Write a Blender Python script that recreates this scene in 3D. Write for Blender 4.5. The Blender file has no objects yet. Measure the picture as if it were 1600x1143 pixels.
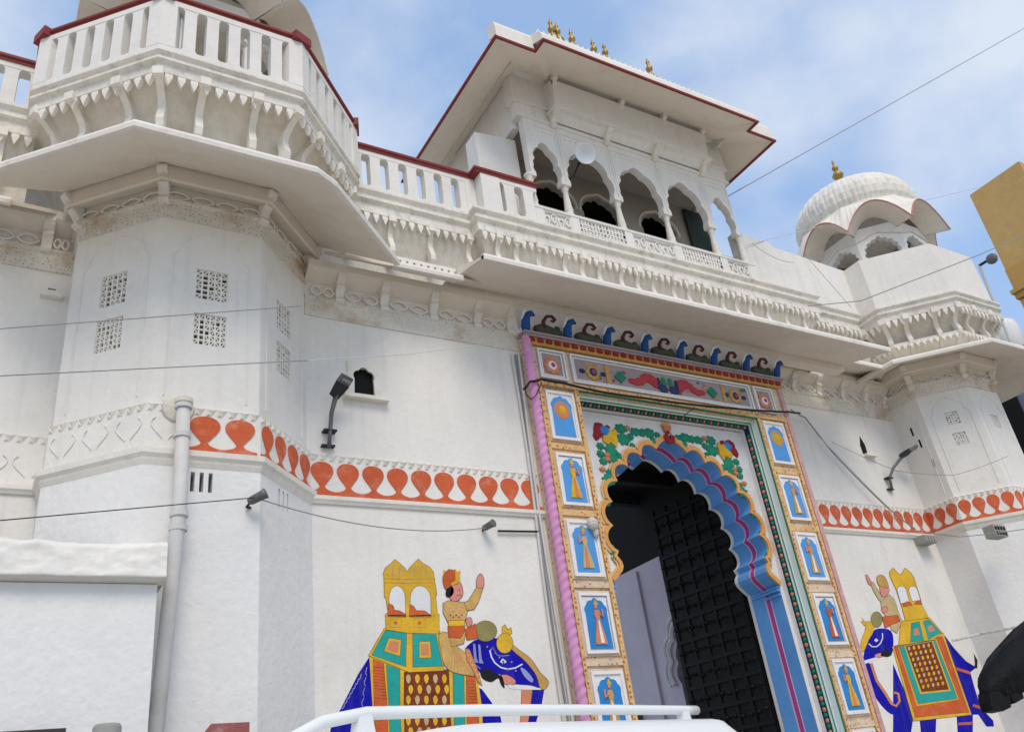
import bpy, math, random
from mathutils import Vector, Matrix
from mathutils.geometry import tessellate_polygon
from math import sin, cos, pi, radians, sqrt, tan, atan2

random.seed(7)
sc = bpy.context.scene
col = sc.collection

# ------------------------------------------------------------------ camera
CAM = Vector((0, 0, 1.6)); FPX = 1354.6
YAW, PITCH, ROLL = radians(33.645), radians(28.115), radians(-8.169)
FW = Vector((sin(YAW)*cos(PITCH), cos(YAW)*cos(PITCH), sin(PITCH)))
_r = FW.cross(Vector((0, 0, 1))).normalized(); _u = _r.cross(FW)
RT = cos(ROLL)*_r + sin(ROLL)*_u; UP = -sin(ROLL)*_r + cos(ROLL)*_u
cam = bpy.data.cameras.new('camera'); cam.sensor_width = 36; cam.lens = FPX/1600*36
cam.clip_start = .05; cam.clip_end = 2000
co = bpy.data.objects.new('camera', cam); col.objects.link(co); sc.camera = co
co.matrix_world = Matrix(((RT.x, UP.x, -FW.x, CAM.x), (RT.y, UP.y, -FW.y, CAM.y), (RT.z, UP.z, -FW.z, CAM.z), (0, 0, 0, 1)))
sc.render.resolution_x, sc.render.resolution_y = 1024, 731

# ------------------------------------------------------------------ sky, sun, exposure
SUN_EL, SUN_AZ = radians(52), radians(196)      # azimuth clockwise from +y: behind the camera, to the left
w = bpy.data.worlds.new('World'); sc.world = w; w.use_nodes = True
nt = w.node_tree; nt.nodes.clear()
def N(t, **k):
    n = nt.nodes.new(t)
    for a, b in k.items(): setattr(n, a, b)
    return n
out = N('ShaderNodeOutputWorld'); bg = N('ShaderNodeBackground'); sky = N('ShaderNodeTexSky', sky_type='NISHITA')
sky.sun_disc = False; sky.sun_elevation = SUN_EL; sky.sun_rotation = SUN_AZ
sky.air_density = 1.0; sky.dust_density = .6; sky.ozone_density = 2.5
tc = N('ShaderNodeTexCoord'); mp = N('ShaderNodeMapping'); mp.inputs['Scale'].default_value = (1, 1, 1.5)
nz = N('ShaderNodeTexNoise'); nz.inputs['Scale'].default_value = 2.6; nz.inputs['Detail'].default_value = 7; nz.inputs['Roughness'].default_value = .52
mp.inputs['Location'].default_value = (.55, .1, .35)
rp = N('ShaderNodeValToRGB'); rp.color_ramp.elements[0].position = .43; rp.color_ramp.elements[1].position = .64
rp.color_ramp.elements[0].color = (.10,)*3+(1,); rp.color_ramp.elements[1].color = (.95,)*3+(1,)
mx = N('ShaderNodeMix', data_type='RGBA'); mx.inputs[7].default_value = (3.9, 4.3, 4.95, 1); hz = N('ShaderNodeMix', data_type='RGBA'); hz.inputs[0].default_value = .42; hz.inputs[7].default_value = (2.5, 3.9, 6.3, 1)
L = nt.links.new
L(tc.outputs['Generated'], mp.inputs[0]); L(mp.outputs[0], nz.inputs['Vector']); L(nz.outputs['Fac'], rp.inputs[0])
L(rp.outputs[0], mx.inputs[0]); L(sky.outputs[0], hz.inputs[6]); L(hz.outputs[2], mx.inputs[6])
sx = N('ShaderNodeSeparateXYZ'); L(tc.outputs['Generated'], sx.inputs[0]); hm = N('ShaderNodeMapRange'); L(sx.outputs[2], hm.inputs[0]); hm.inputs[1].default_value = .02; hm.inputs[2].default_value = .42
hc = N('ShaderNodeMix', data_type='RGBA'); L(hm.outputs[0], hc.inputs[0]); hc.inputs[6].default_value = (4.2, 4.2, 4.1, 1); hc.inputs[7].default_value = (2.5, 3.9, 6.3, 1); L(hc.outputs[2], hz.inputs[7]); L(mx.outputs[2], bg.inputs[0]); L(bg.outputs[0], out.inputs[0])
bg.inputs[1].default_value = .15
sl = bpy.data.lights.new('sun', 'SUN'); sl.energy = 1.6; sl.angle = radians(28); sl.color = (1, .88, .72)
so = bpy.data.objects.new('sun', sl); col.objects.link(so); so.location = (-6, -20, 30)
sd = Vector((sin(SUN_AZ)*cos(SUN_EL), cos(SUN_AZ)*cos(SUN_EL), sin(SUN_EL)))
so.rotation_euler = (-sd).to_track_quat('-Z', 'Y').to_euler()
vs = sc.view_settings; vs.view_transform = 'Standard'; vs.look = 'None'; vs.gamma = 1; vs.exposure = 0.32
vs.use_curve_mapping = False
sc.render.engine = 'CYCLES'

# ------------------------------------------------------------------ pixel -> point on a known plane
def ray(px, py): return (px-800)/FPX*RT - (py-571.5)/FPX*UP + FW
def onY(px, py, Y): d = ray(px, py); return CAM + d*((Y-CAM.y)/d.y)
def onX(px, py, X): d = ray(px, py); return CAM + d*((X-CAM.x)/d.x)
def onZ(px, py, Z): d = ray(px, py); return CAM + d*((Z-CAM.z)/d.z)

# ------------------------------------------------------------------ materials
MATS = {}
def mat(name, rgb, rough=.75, var=.10, scale=6., bump=.15, bscale=30., stain=None, stain_amt=.0, stain_scale=2.2, metal=0., streak=0., spec=.22, dots=None):
    """painted / plastered surface: base colour with slow and fine variation, optional stains and vertical run-off streaks, fine relief"""
    if name in MATS: return MATS[name]
    m = bpy.data.materials.new(name); m.use_nodes = True; t = m.node_tree; t.nodes.clear(); ln = t.links.new
    def n(ty, **k):
        q = t.nodes.new(ty)
        for a, b in k.items(): setattr(q, a, b)
        return q
    o = n('ShaderNodeOutputMaterial'); p = n('ShaderNodeBsdfPrincipled'); ln(p.outputs[0], o.inputs[0])
    p.inputs['Roughness'].default_value = rough; p.inputs['Metallic'].default_value = metal
    p.inputs['Specular IOR Level'].default_value = spec
    g = n('ShaderNodeNewGeometry')
    a = n('ShaderNodeTexNoise'); a.inputs['Scale'].default_value = scale*.16; a.inputs['Detail'].default_value = 6; a.inputs['Roughness'].default_value = .62
    b = n('ShaderNodeTexNoise'); b.inputs['Scale'].default_value = scale*2.2; b.inputs['Detail'].default_value = 4
    ln(g.outputs['Position'], a.inputs['Vector']); ln(g.outputs['Position'], b.inputs['Vector'])
    ad = n('ShaderNodeMath', operation='MULTIPLY_ADD'); ln(b.outputs[0], ad.inputs[0]); ad.inputs[1].default_value = .45; ln(a.outputs[0], ad.inputs[2])
    mr = n('ShaderNodeMapRange'); ln(ad.outputs[0], mr.inputs[0]); mr.inputs[1].default_value = .45; mr.inputs[2].default_value = 1.0
    mr.inputs[3].default_value = 1-var; mr.inputs[4].default_value = 1+var*.35
    c = n('ShaderNodeMix', data_type='RGBA', blend_type='MULTIPLY'); c.inputs[0].default_value = 1
    c.inputs[6].default_value = (*rgb, 1); ln(mr.outputs[0], c.inputs[7]); cur = c.outputs[2]
    if streak:
        mpn = n('ShaderNodeMapping'); mpn.inputs['Scale'].default_value = (9, 9, .55); ln(g.outputs['Position'], mpn.inputs[0])
        s = n('ShaderNodeTexNoise'); s.inputs['Scale'].default_value = 1.; s.inputs['Detail'].default_value = 5; ln(mpn.outputs[0], s.inputs['Vector'])
        r = n('ShaderNodeMapRange'); ln(s.outputs[0], r.inputs[0]); r.inputs[1].default_value = .54; r.inputs[2].default_value = .78; r.inputs[4].default_value = streak
        k = n('ShaderNodeMix', data_type='RGBA'); ln(r.outputs[0], k.inputs[0]); ln(cur, k.inputs[6]); k.inputs[7].default_value = (.30, .27, .22, 1); cur = k.outputs[2]
    if stain:
        s = n('ShaderNodeTexNoise'); s.inputs['Scale'].default_value = stain_scale; s.inputs['Detail'].default_value = 8; s.inputs['Roughness'].default_value = .7
        ln(g.outputs['Position'], s.inputs['Vector'])
        r = n('ShaderNodeMapRange'); ln(s.outputs[0], r.inputs[0]); r.inputs[1].default_value = .52; r.inputs[2].default_value = .70; r.inputs[4].default_value = stain_amt
        k = n('ShaderNodeMix', data_type='RGBA'); ln(r.outputs[0], k.inputs[0]); ln(cur, k.inputs[6]); k.inputs[7].default_value = (*stain, 1); cur = k.outputs[2]
    if dots:
        vo = n('ShaderNodeTexVoronoi'); vo.inputs['Scale'].default_value = dots[0]; vo.inputs['Randomness'].default_value = .55; ln(g.outputs['Position'], vo.inputs['Vector'])
        r = n('ShaderNodeMapRange'); ln(vo.outputs['Distance'], r.inputs[0]); r.inputs[1].default_value = dots[1]; r.inputs[2].default_value = dots[1]*.6; r.inputs[4].default_value = .85
        k = n('ShaderNodeMix', data_type='RGBA'); ln(r.outputs[0], k.inputs[0]); ln(cur, k.inputs[6]); k.inputs[7].default_value = (*dots[2], 1); cur = k.outputs[2]
    ln(cur, p.inputs['Base Color'])
    if bump:
        bn = n('ShaderNodeTexNoise'); bn.inputs['Scale'].default_value = bscale; bn.inputs['Detail'].default_value = 5; ln(g.outputs['Position'], bn.inputs['Vector'])
        am = n('ShaderNodeMath', operation='MULTIPLY_ADD'); ln(a.outputs[0], am.inputs[0]); am.inputs[1].default_value = 2.5; ln(bn.outputs[0], am.inputs[2])
        bu = n('ShaderNodeBump'); bu.inputs['Strength'].default_value = bump; bu.inputs['Distance'].default_value = .02
        ln(am.outputs[0], bu.inputs['Height']); ln(bu.outputs[0], p.inputs['Normal'])
    MATS[name] = m; return m

WHITE = mat('white_plaster', (.79, .76, .71), .85, .10, 5, .25, 22, (.48, .44, .37), .22, 1.3, streak=.15)
WHITE2 = mat('white_limewash', (.78, .77, .75), .9, .09, 4, .35, 16, (.6, .58, .54), .18, 1.7, streak=.05)
TRIM = mat('white_trim', (.80, .76, .685), .8, .12, 7, .2, 30, (.40, .34, .24), .32, 3.4, streak=.12)
AGED = mat('aged_plaster', (.71, .66, .57), .9, .2, 6, .3, 25, (.38, .29, .18), .45, 2.6, streak=.22)
SOFFIT = mat('soffit_plaster', (.80, .725, .62), .9, .12, 3, .15, 20, (.46, .40, .32), .3, 1.1)
ORN = mat('ornament_plaster', (.76, .72, .64), .9, .2, 12, .8, 40, (.40, .21, .07), .75, 1.7, dots=(24, .27, (.38, .33, .25)))
RED = mat('red_oxide_paint', (.25, .045, .04), .6, .3, 9, .25, 40, (.12, .03, .03), .5, 5)
ORANGE = mat('orange_paint', (.62, .125, .05), .85, .28, 9, .2, 40, (.70, .36, .24), .5, 6)
VOID = mat('dim_void', (.15, .14, .125), .9, .3, 9, 0)
BLACK = mat('dark_void', (.012, .012, .012), .9, .1, 3, 0)  # flat near-black painted in for the unlit depth behind openings
BDOOR = mat('black_door_paint', (.009, .0088, .0085), .48, .3, 5, .2, 30)
GREYM = mat('grey_metal', (.16, .16, .16), .5, .2, 20, .1, 60, metal=.4)
DARKM = mat('dark_metal', (.035, .035, .037), .5, .2, 20, .1, 60, metal=.3)
WIREG = mat('grey_cable', (.28, .28, .28), .6, .1, 10, 0)
WIREW = mat('pale_cable', (.62, .62, .60), .6, .1, 10, 0)
WIREB = mat('black_cable', (.02, .018, .017), .55, .2, 20, .3, 60)
PIPE = mat('pipe_paint', (.62, .61, .585), .6, .12, 6, .1, 20, (.35, .3, .22), .35, 3, streak=.2)
BRASS = mat('brass', (.42, .27, .07), .5, .3, 20, .1, 60, metal=.9)
BLUE = mat('blue_enamel', (.13, .36, .74), .6, .16, 9, .15, 40)
DBLUE = mat('peacock_blue', (.012, .075, .27), .55, .2, 20, .2, 40)
PINK = mat('magenta_paint', (.46, .06, .27), .6, .2, 9, .15, 40)
ROSE = mat('rose_paint', (.66, .30, .54), .65, .16, 9, .2, 40, (.7, .55, .6), .4, 6)
PEACH = mat('peach_gold_paint', (.78, .50, .22), .7, .3, 30, .5, 55, (.62, .30, .10), .5, 14, dots=(17, .34, (.36, .10, .05)))
PEACH2 = mat('worn_peach_paint', (.76, .60, .44), .75, .25, 30, .5, 55, (.64, .36, .18), .45, 16, dots=(17, .30, (.42, .16, .08)))
OUTL = mat('orange_outline', (.76, .37, .11), .65, .18, 14, .25, 40, (.45, .16, .05), .4, 9)
MINT = mat('mint_paint', (.82, .94, .90), .6, .1, 9, .1, 40)
GREEN = mat('green_paint', (.012, .22, .12), .55, .25, 14, .2, 40)
LEAF = mat('leaf_green', (.015, .26, .15), .6, .35, 20, .4, 50)
CORAL = mat('coral_paint', (.68, .25, .13), .65, .2, 20, .2, 40)
NAVY = mat('navy_paint', (.03, .04, .10), .6, .2, 14, .1, 40)
CREAM = mat('cream_paint', (.80, .78, .77), .75, .12, 14, .2, 40, (.5, .42, .5), .3, 7)
LILAC = mat('lilac_grey_paint', (.37, .30, .30), .8, .2, 14, .2, 40, (.5, .45, .3), .3, 8)
NBLUE = mat('niche_blue', (.09, .33, .72), .7, .18, 12, .15, 40)
NBLUE2 = mat('niche_deep_blue', (.03, .24, .60), .7, .2, 12, .15, 40)
MUST = mat('mustard_paint', (.58, .34, .09), .7, .25, 25, .3, 50, (.35, .12, .03), .4, 14)
CRIM = mat('crimson_paint', (.33, .02, .03), .65, .25, 25, .3, 50)
GOLD = mat('gold_paint', (.78, .47, .035), .8, .3, 24, .2, 50, (.55, .26, .02), .6, 16)
EBLUE = mat('ultramarine_paint', (.005, .004, .40), .85, .45, 16, .3, 40, (.03, .03, .30), .5, 5, streak=.12)
TEAL = mat('teal_paint', (.02, .38, .34), .8, .3, 14, .15, 40, (.05, .26, .30), .5, 7)
MAROON = mat('maroon_paint', (.22, .045, .02), .85, .4, 18, .3, 40, (.30, .09, .04), .5, 9)
VERM = mat('vermilion_paint', (.64, .125, .035), .85, .35, 18, .3, 40, (.60, .22, .08), .5, 8, streak=.08)
SKINP = mat('pink_flesh_paint', (.70, .27, .22), .75, .2, 14, .15, 40)
BEIGE = mat('beige_paint', (.58, .44, .22), .75, .25, 20, .2, 50, (.4, .2, .2), .4, 16)
OLIVE = mat('olive_paint', (.30, .26, .10), .75, .25, 30, .2, 60)
MWHITE = mat('mural_white', (.75, .75, .745), .85, .08, 6, .15, 30)
MBLACK = mat('mural_black', (.012, .012, .012), .7, .1, 9, .1, 40)
PGREY = mat('mural_pale_blue', (.32, .34, .62), .7, .3, 30, .1, 40)
OCHRE = mat('ochre_wall', (.60, .385, .15), .9, .16, 2.2, .25, 14, (.50, .26, .03), .55, .7, streak=.15)
OCHRE2 = mat('ochre_cornice', (.56, .33, .10), .9, .16, 3, .25, 14, (.35, .18, .04), .4, 1.2)
CARW = mat('white_car_paint', (.78, .79, .78), .22, .05, 3, .02, 20, spec=.5)
GLASS = mat('tinted_glass', (.015, .018, .02), .06, .05, 3, 0, spec=.6)
RUBBER = mat('rubber', (.02, .02, .02), .8, .2, 20, .2, 50)
TARP = mat('black_tarpaulin', (.004, .0042, .005), .6, .3, 16, .7, 26, spec=.15)
REDB = mat('faded_red_board', (.33, .11, .10), .7, .3, 14, .3, 30, (.6, .45, .4), .4, 9)
GREYP = mat('grey_concrete', (.34, .34, .31), .85, .2, 8, .3, 30)
HOUSE = mat('blue_grey_wall', (.24, .25, .34), .9, .2, 3, .2, 14)
DISH = mat('enamelled_reflector', (.66, .68, .70), .35, .08, 6, .03, 30, spec=.5)
GREENG = mat('dark_green_mesh', (.03, .05, .035), .7, .5, 24, .4, 30)
INTER = mat('passage_lilac', (.66, .60, .68), .9, .14, 4, .2, 14, streak=.12)
DIRT = mat('street_concrete', (.46, .43, .38), .9, .25, 2, .3, 9)

# ------------------------------------------------------------------ mesh helpers
WO = {}                      # world position of each object's origin
class MB:
    def __init__(s): s.v = []; s.f = []
    def add(s, vs, fs):
        b = len(s.v); s.v += [tuple(x) for x in vs]; s.f += [tuple(b+i for i in f) for f in fs]
    def quad(s, a, b, c, d): s.add([a, b, c, d], [(0, 1, 2, 3)])
    def box(s, x0, x1, y0, y1, z0, z1):
        s.add([(x0, y0, z0), (x1, y0, z0), (x1, y1, z0), (x0, y1, z0), (x0, y0, z1), (x1, y0, z1), (x1, y1, z1), (x0, y1, z1)],
              [(0, 3, 2, 1), (4, 5, 6, 7), (0, 1, 5, 4), (1, 2, 6, 5), (2, 3, 7, 6), (3, 0, 4, 7)])
        return s
    def prism(s, pts, vec):
        """planar outline (3D points, may be concave) pushed along vec"""
        pts = [Vector(p) for p in pts]; vec = Vector(vec); n = len(pts)
        tri = tessellate_polygon([pts])
        nv = Vector((0, 0, 0))
        for i in range(n): nv += pts[i].cross(pts[(i+1) % n])
        fl = nv.dot(vec) > 0
        vs = pts+[p+vec for p in pts]; fs = []
        for t in tri:
            a, b, c = t
            tn = (pts[b]-pts[a]).cross(pts[c]-pts[a])
            if tn.dot(vec) > 0: a, c = c, a
            fs += [(a, b, c), (c+n, b+n, a+n)]
        for i in range(n):
            j = (i+1) % n
            fs.append((i, j, j+n, i+n) if fl else (j, i, i+n, j+n))
        s.add(vs, fs); return s
    def xz(s, pts, y, d):      # outline in the facade plane, thickness d towards the street
        return s.prism([(p[0], y, p[1]) for p in pts], (0, -d, 0))
    def tube(s, pts, r, n=8, caps=True):
        pts = [Vector(p) for p in pts]; k = len(pts); rs = r if isinstance(r, (list, tuple)) else [r]*k
        b = len(s.v); prev = None
        for i, p in enumerate(pts):
            t = (pts[min(i+1, k-1)]-pts[max(i-1, 0)]).normalized()
            if prev is None:
                a = Vector((0, 0, 1)) if abs(t.z) < .9 else Vector((1, 0, 0)); u = t.cross(a).normalized()
            else: u = (prev - t*prev.dot(t)).normalized()
            prev = u; v = t.cross(u)
            for j in range(n):
                an = 2*pi*j/n; s.v.append(tuple(p+rs[i]*(cos(an)*u+sin(an)*v)))
        for i in range(k-1):
            for j in range(n):
                s.f.append((b+i*n+j, b+i*n+(j+1) % n, b+(i+1)*n+(j+1) % n, b+(i+1)*n+j))
        if caps: s.f.append(tuple(b+j for j in reversed(range(n)))); s.f.append(tuple(b+(k-1)*n+j for j in range(n)))
        return s
    def lathe(s, prof, c=(0, 0, 0), n=16, axis=None, wob=None):
        b = len(s.v); k = len(prof); c = Vector(c)
        A = Vector(axis).normalized() if axis else Vector((0, 0, 1))
        q = Vector((0, 0, 1)).rotation_difference(A)
        for r, z in prof:
            for j in range(n):
                an = 2*pi*j/n; rr = r*(wob(j, n, z) if wob else 1)
                s.v.append(tuple(c+q@Vector((rr*cos(an), rr*sin(an), z))))
        for i in range(k-1):
            for j in range(n):
                s.f.append((b+i*n+j, b+i*n+(j+1) % n, b+(i+1)*n+(j+1) % n, b+(i+1)*n+j))
        s.f.append(tuple(b+j for j in reversed(range(n)))); s.f.append(tuple(b+(k-1)*n+j for j in range(n)))
        return s
    def blob(s, c, r, n=8, m=5):
        c = Vector(c); prof = [(sin(pi*i/m), -cos(pi*i/m)) for i in range(m+1)]; b = len(s.v)
        for pr, pz in prof:
            for j in range(n):
                an = 2*pi*j/n; s.v.append((c.x+r[0]*pr*cos(an), c.y+r[1]*pr*sin(an), c.z+r[2]*pz))
        for i in range(m):
            for j in range(n):
                s.f.append((b+i*n+j, b+i*n+(j+1) % n, b+(i+1)*n+(j+1) % n, b+(i+1)*n+j))
        return s
    def sweep(s, path, prof, closed=True, caps=True):
        """profile [(outward offset, z)] carried along a plan path, mitred"""
        rings = [[(p[0], p[1], z) for p in offset(path, d)] for d, z in prof]; k = len(prof); n = len(path); b = len(s.v)
        for rg in rings: s.v += rg
        for i in range(k if closed else k-1):
            j = (i+1) % k
            for a in range(n-1): s.f.append((b+i*n+a, b+j*n+a, b+j*n+a+1, b+i*n+a+1))
        if closed and caps: s.f.append(tuple(b+i*n for i in range(k))); s.f.append(tuple(b+i*n+n-1 for i in reversed(range(k))))
        return s
    def grid(s, nx, ny, fn):
        b = len(s.v)
        for i in range(nx+1):
            for j in range(ny+1): s.v.append(tuple(fn(i, j)))
        for i in range(nx):
            for j in range(ny): s.f.append((b+i*(ny+1)+j, b+(i+1)*(ny+1)+j, b+(i+1)*(ny+1)+j+1, b+i*(ny+1)+j+1))
        return s
    def mesh(s, name, m, smooth=False, org=None):
        me = bpy.data.meshes.new(name); o = Vector(org or (0, 0, 0))
        me.from_pydata([tuple(Vector(v)-o) for v in s.v], [], s.f); me.validate()
        me.materials.append(m)
        if smooth: me.polygons.foreach_set('use_smooth', [True]*len(me.polygons))
        me.update(); return me
    def build(s, name, m, parent=None, smooth=False, kind=None):
        xs, ys, zs = zip(*s.v)
        o = Vector(((min(xs)+max(xs))/2, (min(ys)+max(ys))/2, min(zs)))
        return put(name, s.mesh(name, m, smooth, o), o, 0, parent, kind)
def put(name, me, loc, rz=0, parent=None, kind=None, rot=None, scl=None):
    ob = bpy.data.objects.new(name, me); col.objects.link(ob); loc = Vector(loc); WO[ob] = loc
    if parent is not None: ob.parent = parent; ob.location = loc-WO[parent]
    else: ob.location = loc
    if rot: ob.rotation_euler = rot
    elif rz: ob.rotation_euler = (0, 0, rz)
    if scl: ob.scale = scl
    if kind: ob['kind'] = kind
    return ob
def thing(name, label, cat, loc, group=None):
    ob = bpy.data.objects.new(name, None); col.objects.link(ob); ob.location = loc; WO[ob] = Vector(loc); ob.empty_display_size = .2
    return tag(ob, label, cat, group)
def tag(ob, label, cat, group=None):
    ob['label'] = label; ob['category'] = cat
    if group: ob['group'] = group
    return ob
def struct(ob): ob['kind'] = 'structure'; return ob
def offset(path, d):
    n = len(path); res = []
    nr = []
    for i in range(n-1):
        dx, dy = path[i+1][0]-path[i][0], path[i+1][1]-path[i][1]; l = sqrt(dx*dx+dy*dy); nr.append((dy/l, -dx/l))
    for i in range(n):
        if i == 0: m = nr[0]; f = 1
        elif i == n-1: m = nr[-1]; f = 1
        else:
            a, b = nr[i-1], nr[i]; m = (a[0]+b[0], a[1]+b[1]); f = 2/(m[0]**2+m[1]**2)*1.0
        res.append((path[i][0]+m[0]*d*f, path[i][1]+m[1]*d*f))
    return res
def along(path, d, spacing, ends=0., segs=None, count=None):
    """(x, y, rotation) of evenly spaced places on each straight run of the path"""
    op = offset(path, d); r = []
    for i in range(len(op)-1):
        if segs is not None and i not in segs: continue
        a, b = Vector(op[i]), Vector(op[i+1]); l = (b-a).length
        t = (b-a)/l; th = atan2(t.y, t.x)
        k = count if count else max(1, round((l-2*ends)/spacing)); st = (l-2*ends)/k
        for j in range(k):
            p = a+t*(ends+st*(j+.5)); r.append((p.x, p.y, th, st))
    return r
def face_holes(mb, p0, p1, z0, z1, holes, depth, back=None):
    """upright wall face from plan point p0 to p1 (street side on the right of the direction) with recessed rectangular holes (u0,u1,z0,z1)"""
    p0, p1 = Vector(p0), Vector(p1); l = (p1-p0).length; t = (p1-p0)/l; nin = Vector((-t.y, t.x))
    P = lambda u, z, d=0: (p0.x+t.x*u+nin.x*d, p0.y+t.y*u+nin.y*d, z)
    us = sorted({0, l} | {h[0] for h in holes} | {h[1] for h in holes}); zs = sorted({z0, z1} | {h[2] for h in holes} | {h[3] for h in holes})
    for i in range(len(us)-1):
        for j in range(len(zs)-1):
            um, zm = (us[i]+us[i+1])/2, (zs[j]+zs[j+1])/2
            if any(h[0] < um < h[1] and h[2] < zm < h[3] for h in holes): continue
            mb.quad(P(us[i], zs[j]), P(us[i+1], zs[j]), P(us[i+1], zs[j+1]), P(us[i], zs[j+1]))
    for a, b, c, d in holes:
        mb.quad(P(a, c), P(a, c, depth), P(b, c, depth), P(b, c)); mb.quad(P(a, d), P(b, d), P(b, d, depth), P(a, d, depth))
        mb.quad(P(a, c), P(a, d), P(a, d, depth), P(a, c, depth)); mb.quad(P(b, c), P(b, c, depth), P(b, d, depth), P(b, d))
        if back is not None: back.quad(P(a, c, depth-.004), P(b, c, depth-.004), P(b, d, depth-.004), P(a, d, depth-.004))
    return P
def oct_path(cx, cy, a, lo=0, hi=8):
    """plan of an octagon, from the back on the left round the front to the back on the right"""
    k = a*tan(pi/8)
    return [(cx-a, cy+k), (cx-a, cy-k), (cx-k, cy-a), (cx+k, cy-a), (cx+a, cy-k), (cx+a, cy+k)]
def arch_curve(hw, spring, rise, lobes=7, depth=.10, n=6, pt=.12):
    """cusped arch from left spring to right spring about x=0; lobes bulge outwards"""
    base = []
    M = 400
    for i in range(M+1):
        a = pi*i/M; x = -hw*cos(a); z = spring+rise*(sin(a)**.85 if sin(a) > 0 else 0)
        z += pt*rise*max(0, 1-abs(x)/(hw*.30))**1.6; base.append(Vector((x, z)))
    ln = [0]
    for i in range(M): ln.append(ln[-1]+(base[i+1]-base[i]).length)
    T = ln[-1]; out_ = []
    def at(s):
        lo, hi = 0, M
        while hi-lo > 1:
            m = (lo+hi)//2
            if ln[m] <= s: lo = m
            else: hi = m
        f = (s-ln[lo])/max(1e-9, ln[hi]-ln[lo]); p = base[lo].lerp(base[hi], f); t = (base[hi]-base[lo]).normalized()
        return p, Vector((-t.y, t.x))
    NL = 2*lobes+1
    for k in range(NL):
        for j in range(n):
            u = j/n; s = T*(k+u)/NL; p, nr = at(s)
            out_.append(p+nr*depth*(sin(pi*u)**.7 if u else 0))
    out_.append(at(T)[0])
    return out_

# ================================================================== GROUND AND STREET
g = MB(); g.quad((-400, -400, 0), (400, -400, 0), (400, 400, 0), (-400, 400, 0))
struct(g.build('ground', DIRT))
g = MB(); g.box(-40, 19, -9, 6.2, .004, .012)
struct(g.build('road', mat('dusty_concrete_road', (.42, .39, .34), .9, .3, 5, .3, 40)))

# ================================================================== SHARED SMALL PIECES
def corbel_mesh(h, d, wd, m=TRIM, name='corbel'):
    """S-shaped stone bracket: foot at the wall (y=0, z=0), head forward at (y=-d, z=h)"""
    c = []
    for i in range(9):
        t = i/8; c.append((-d*(t*t*(3-2*t))*.92 - .24*sin(pi*t*2)*d - .035*sin(pi*t*2), h*t))
    th = .085*max(h, .3)/.6+.02
    lo = [(y-th*.5, z-th*.15) for y, z in c]; hi = [(y+th*.5, z+th*.15) for y, z in c]
    mb = MB(); mb.prism([(-wd/2, y, z) for y, z in lo+hi[::-1]], (wd, 0, 0))
    mb.prism([(-wd*.7, -d-.05, h-.05), (-wd*.7, -d+.12, h-.05), (-wd*.7, -d+.12, h+.05), (-wd*.7, -d-.05, h+.05)], (wd*1.4, 0, 0))
    return mb.mesh(name, m)
def pendant_mesh(wd, h, m=TRIM):
    mb = MB(); a = wd*.29
    mb.add([(-a, -.03, 0), (a, -.03, 0), (a, .02, 0), (-a, .02, 0), (-a*1.05, -.036, -h*.35), (a*1.05, -.036, -h*.35), (a*1.05, .02, -h*.35), (-a*1.05, .02, -h*.35), (0, -.03, -h), (0, .0, -h)],
           [(0, 1, 5, 4), (1, 2, 6, 5), (3, 0, 4, 7), (2, 3, 7, 6), (4, 5, 8), (5, 6, 9, 8), (6, 7, 9), (7, 4, 8, 9)])
    return mb.mesh('pendant', m)
def baluster_mesh(p, z0, z1, ow=.10, dep=.12):
    r = ow/2; o = []
    for i in range(6):
        a = pi/2*i/5; o.append((p/2-r*sin(a), z0+r-r*cos(a)))
    rt = o+[(x, z1+z0-z) for x, z in reversed(o)]
    pts = rt+[(-x, z) for x, z in reversed(rt)]
    mb = MB(); mb.prism([(x, -dep/2, z) for x, z in pts], (0, dep, 0)); return mb.mesh('baluster', WHITE)
def motif_outline(p, h):
    """orange balloon with a narrow waist and a foot that runs into its neighbours"""
    o = [(0, h), (.17, h*.985), (.31, h*.93), (.405, h*.84), (.435, h*.74), (.41, h*.64), (.32, h*.52), (.20, h*.40), (.115, h*.31), (.095, h*.27), (.13, h*.22), (.22, h*.17), (.35, h*.135), (.5, h*.12), (.5, 0)]
    o = [(x*p, z) for x, z in o]
    return o+[(-x, z) for x, z in reversed(o[1:])]
def motif_mesh(p, h):
    mb = MB(); mb.prism([(x, 0, z) for x, z in motif_outline(p, h)], (0, -.006, 0)); return mb.mesh('painted_motif', ORANGE)
def relief_mesh(p, h):
    """the same outline left white: a thin raised cord"""
    o = motif_outline(p, h)[2:10]; mb = MB()
    mb.tube([(x, -.004, z) for x, z in o], .0055, 5); mb.tube([(-x, -.004, z) for x, z in o], .0055, 5)
    return mb.mesh('relief_cord', WHITE)
def bracket_mesh(h, d, wd):
    pr = [(0, 0), (-d*.28, .02), (-d*.36, h*.12), (-d*.22, h*.26), (-d*.42, h*.45), (-d*.62, h*.55), (-d*.55, h*.68), (-d*.85, h*.8), (-d, h*.92), (-d, h), (0, h)]
    mb = MB(); mb.prism([(-wd/2, y, z) for y, z in pr], (wd, 0, 0)); return mb.mesh('bracket', TRIM)
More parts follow.
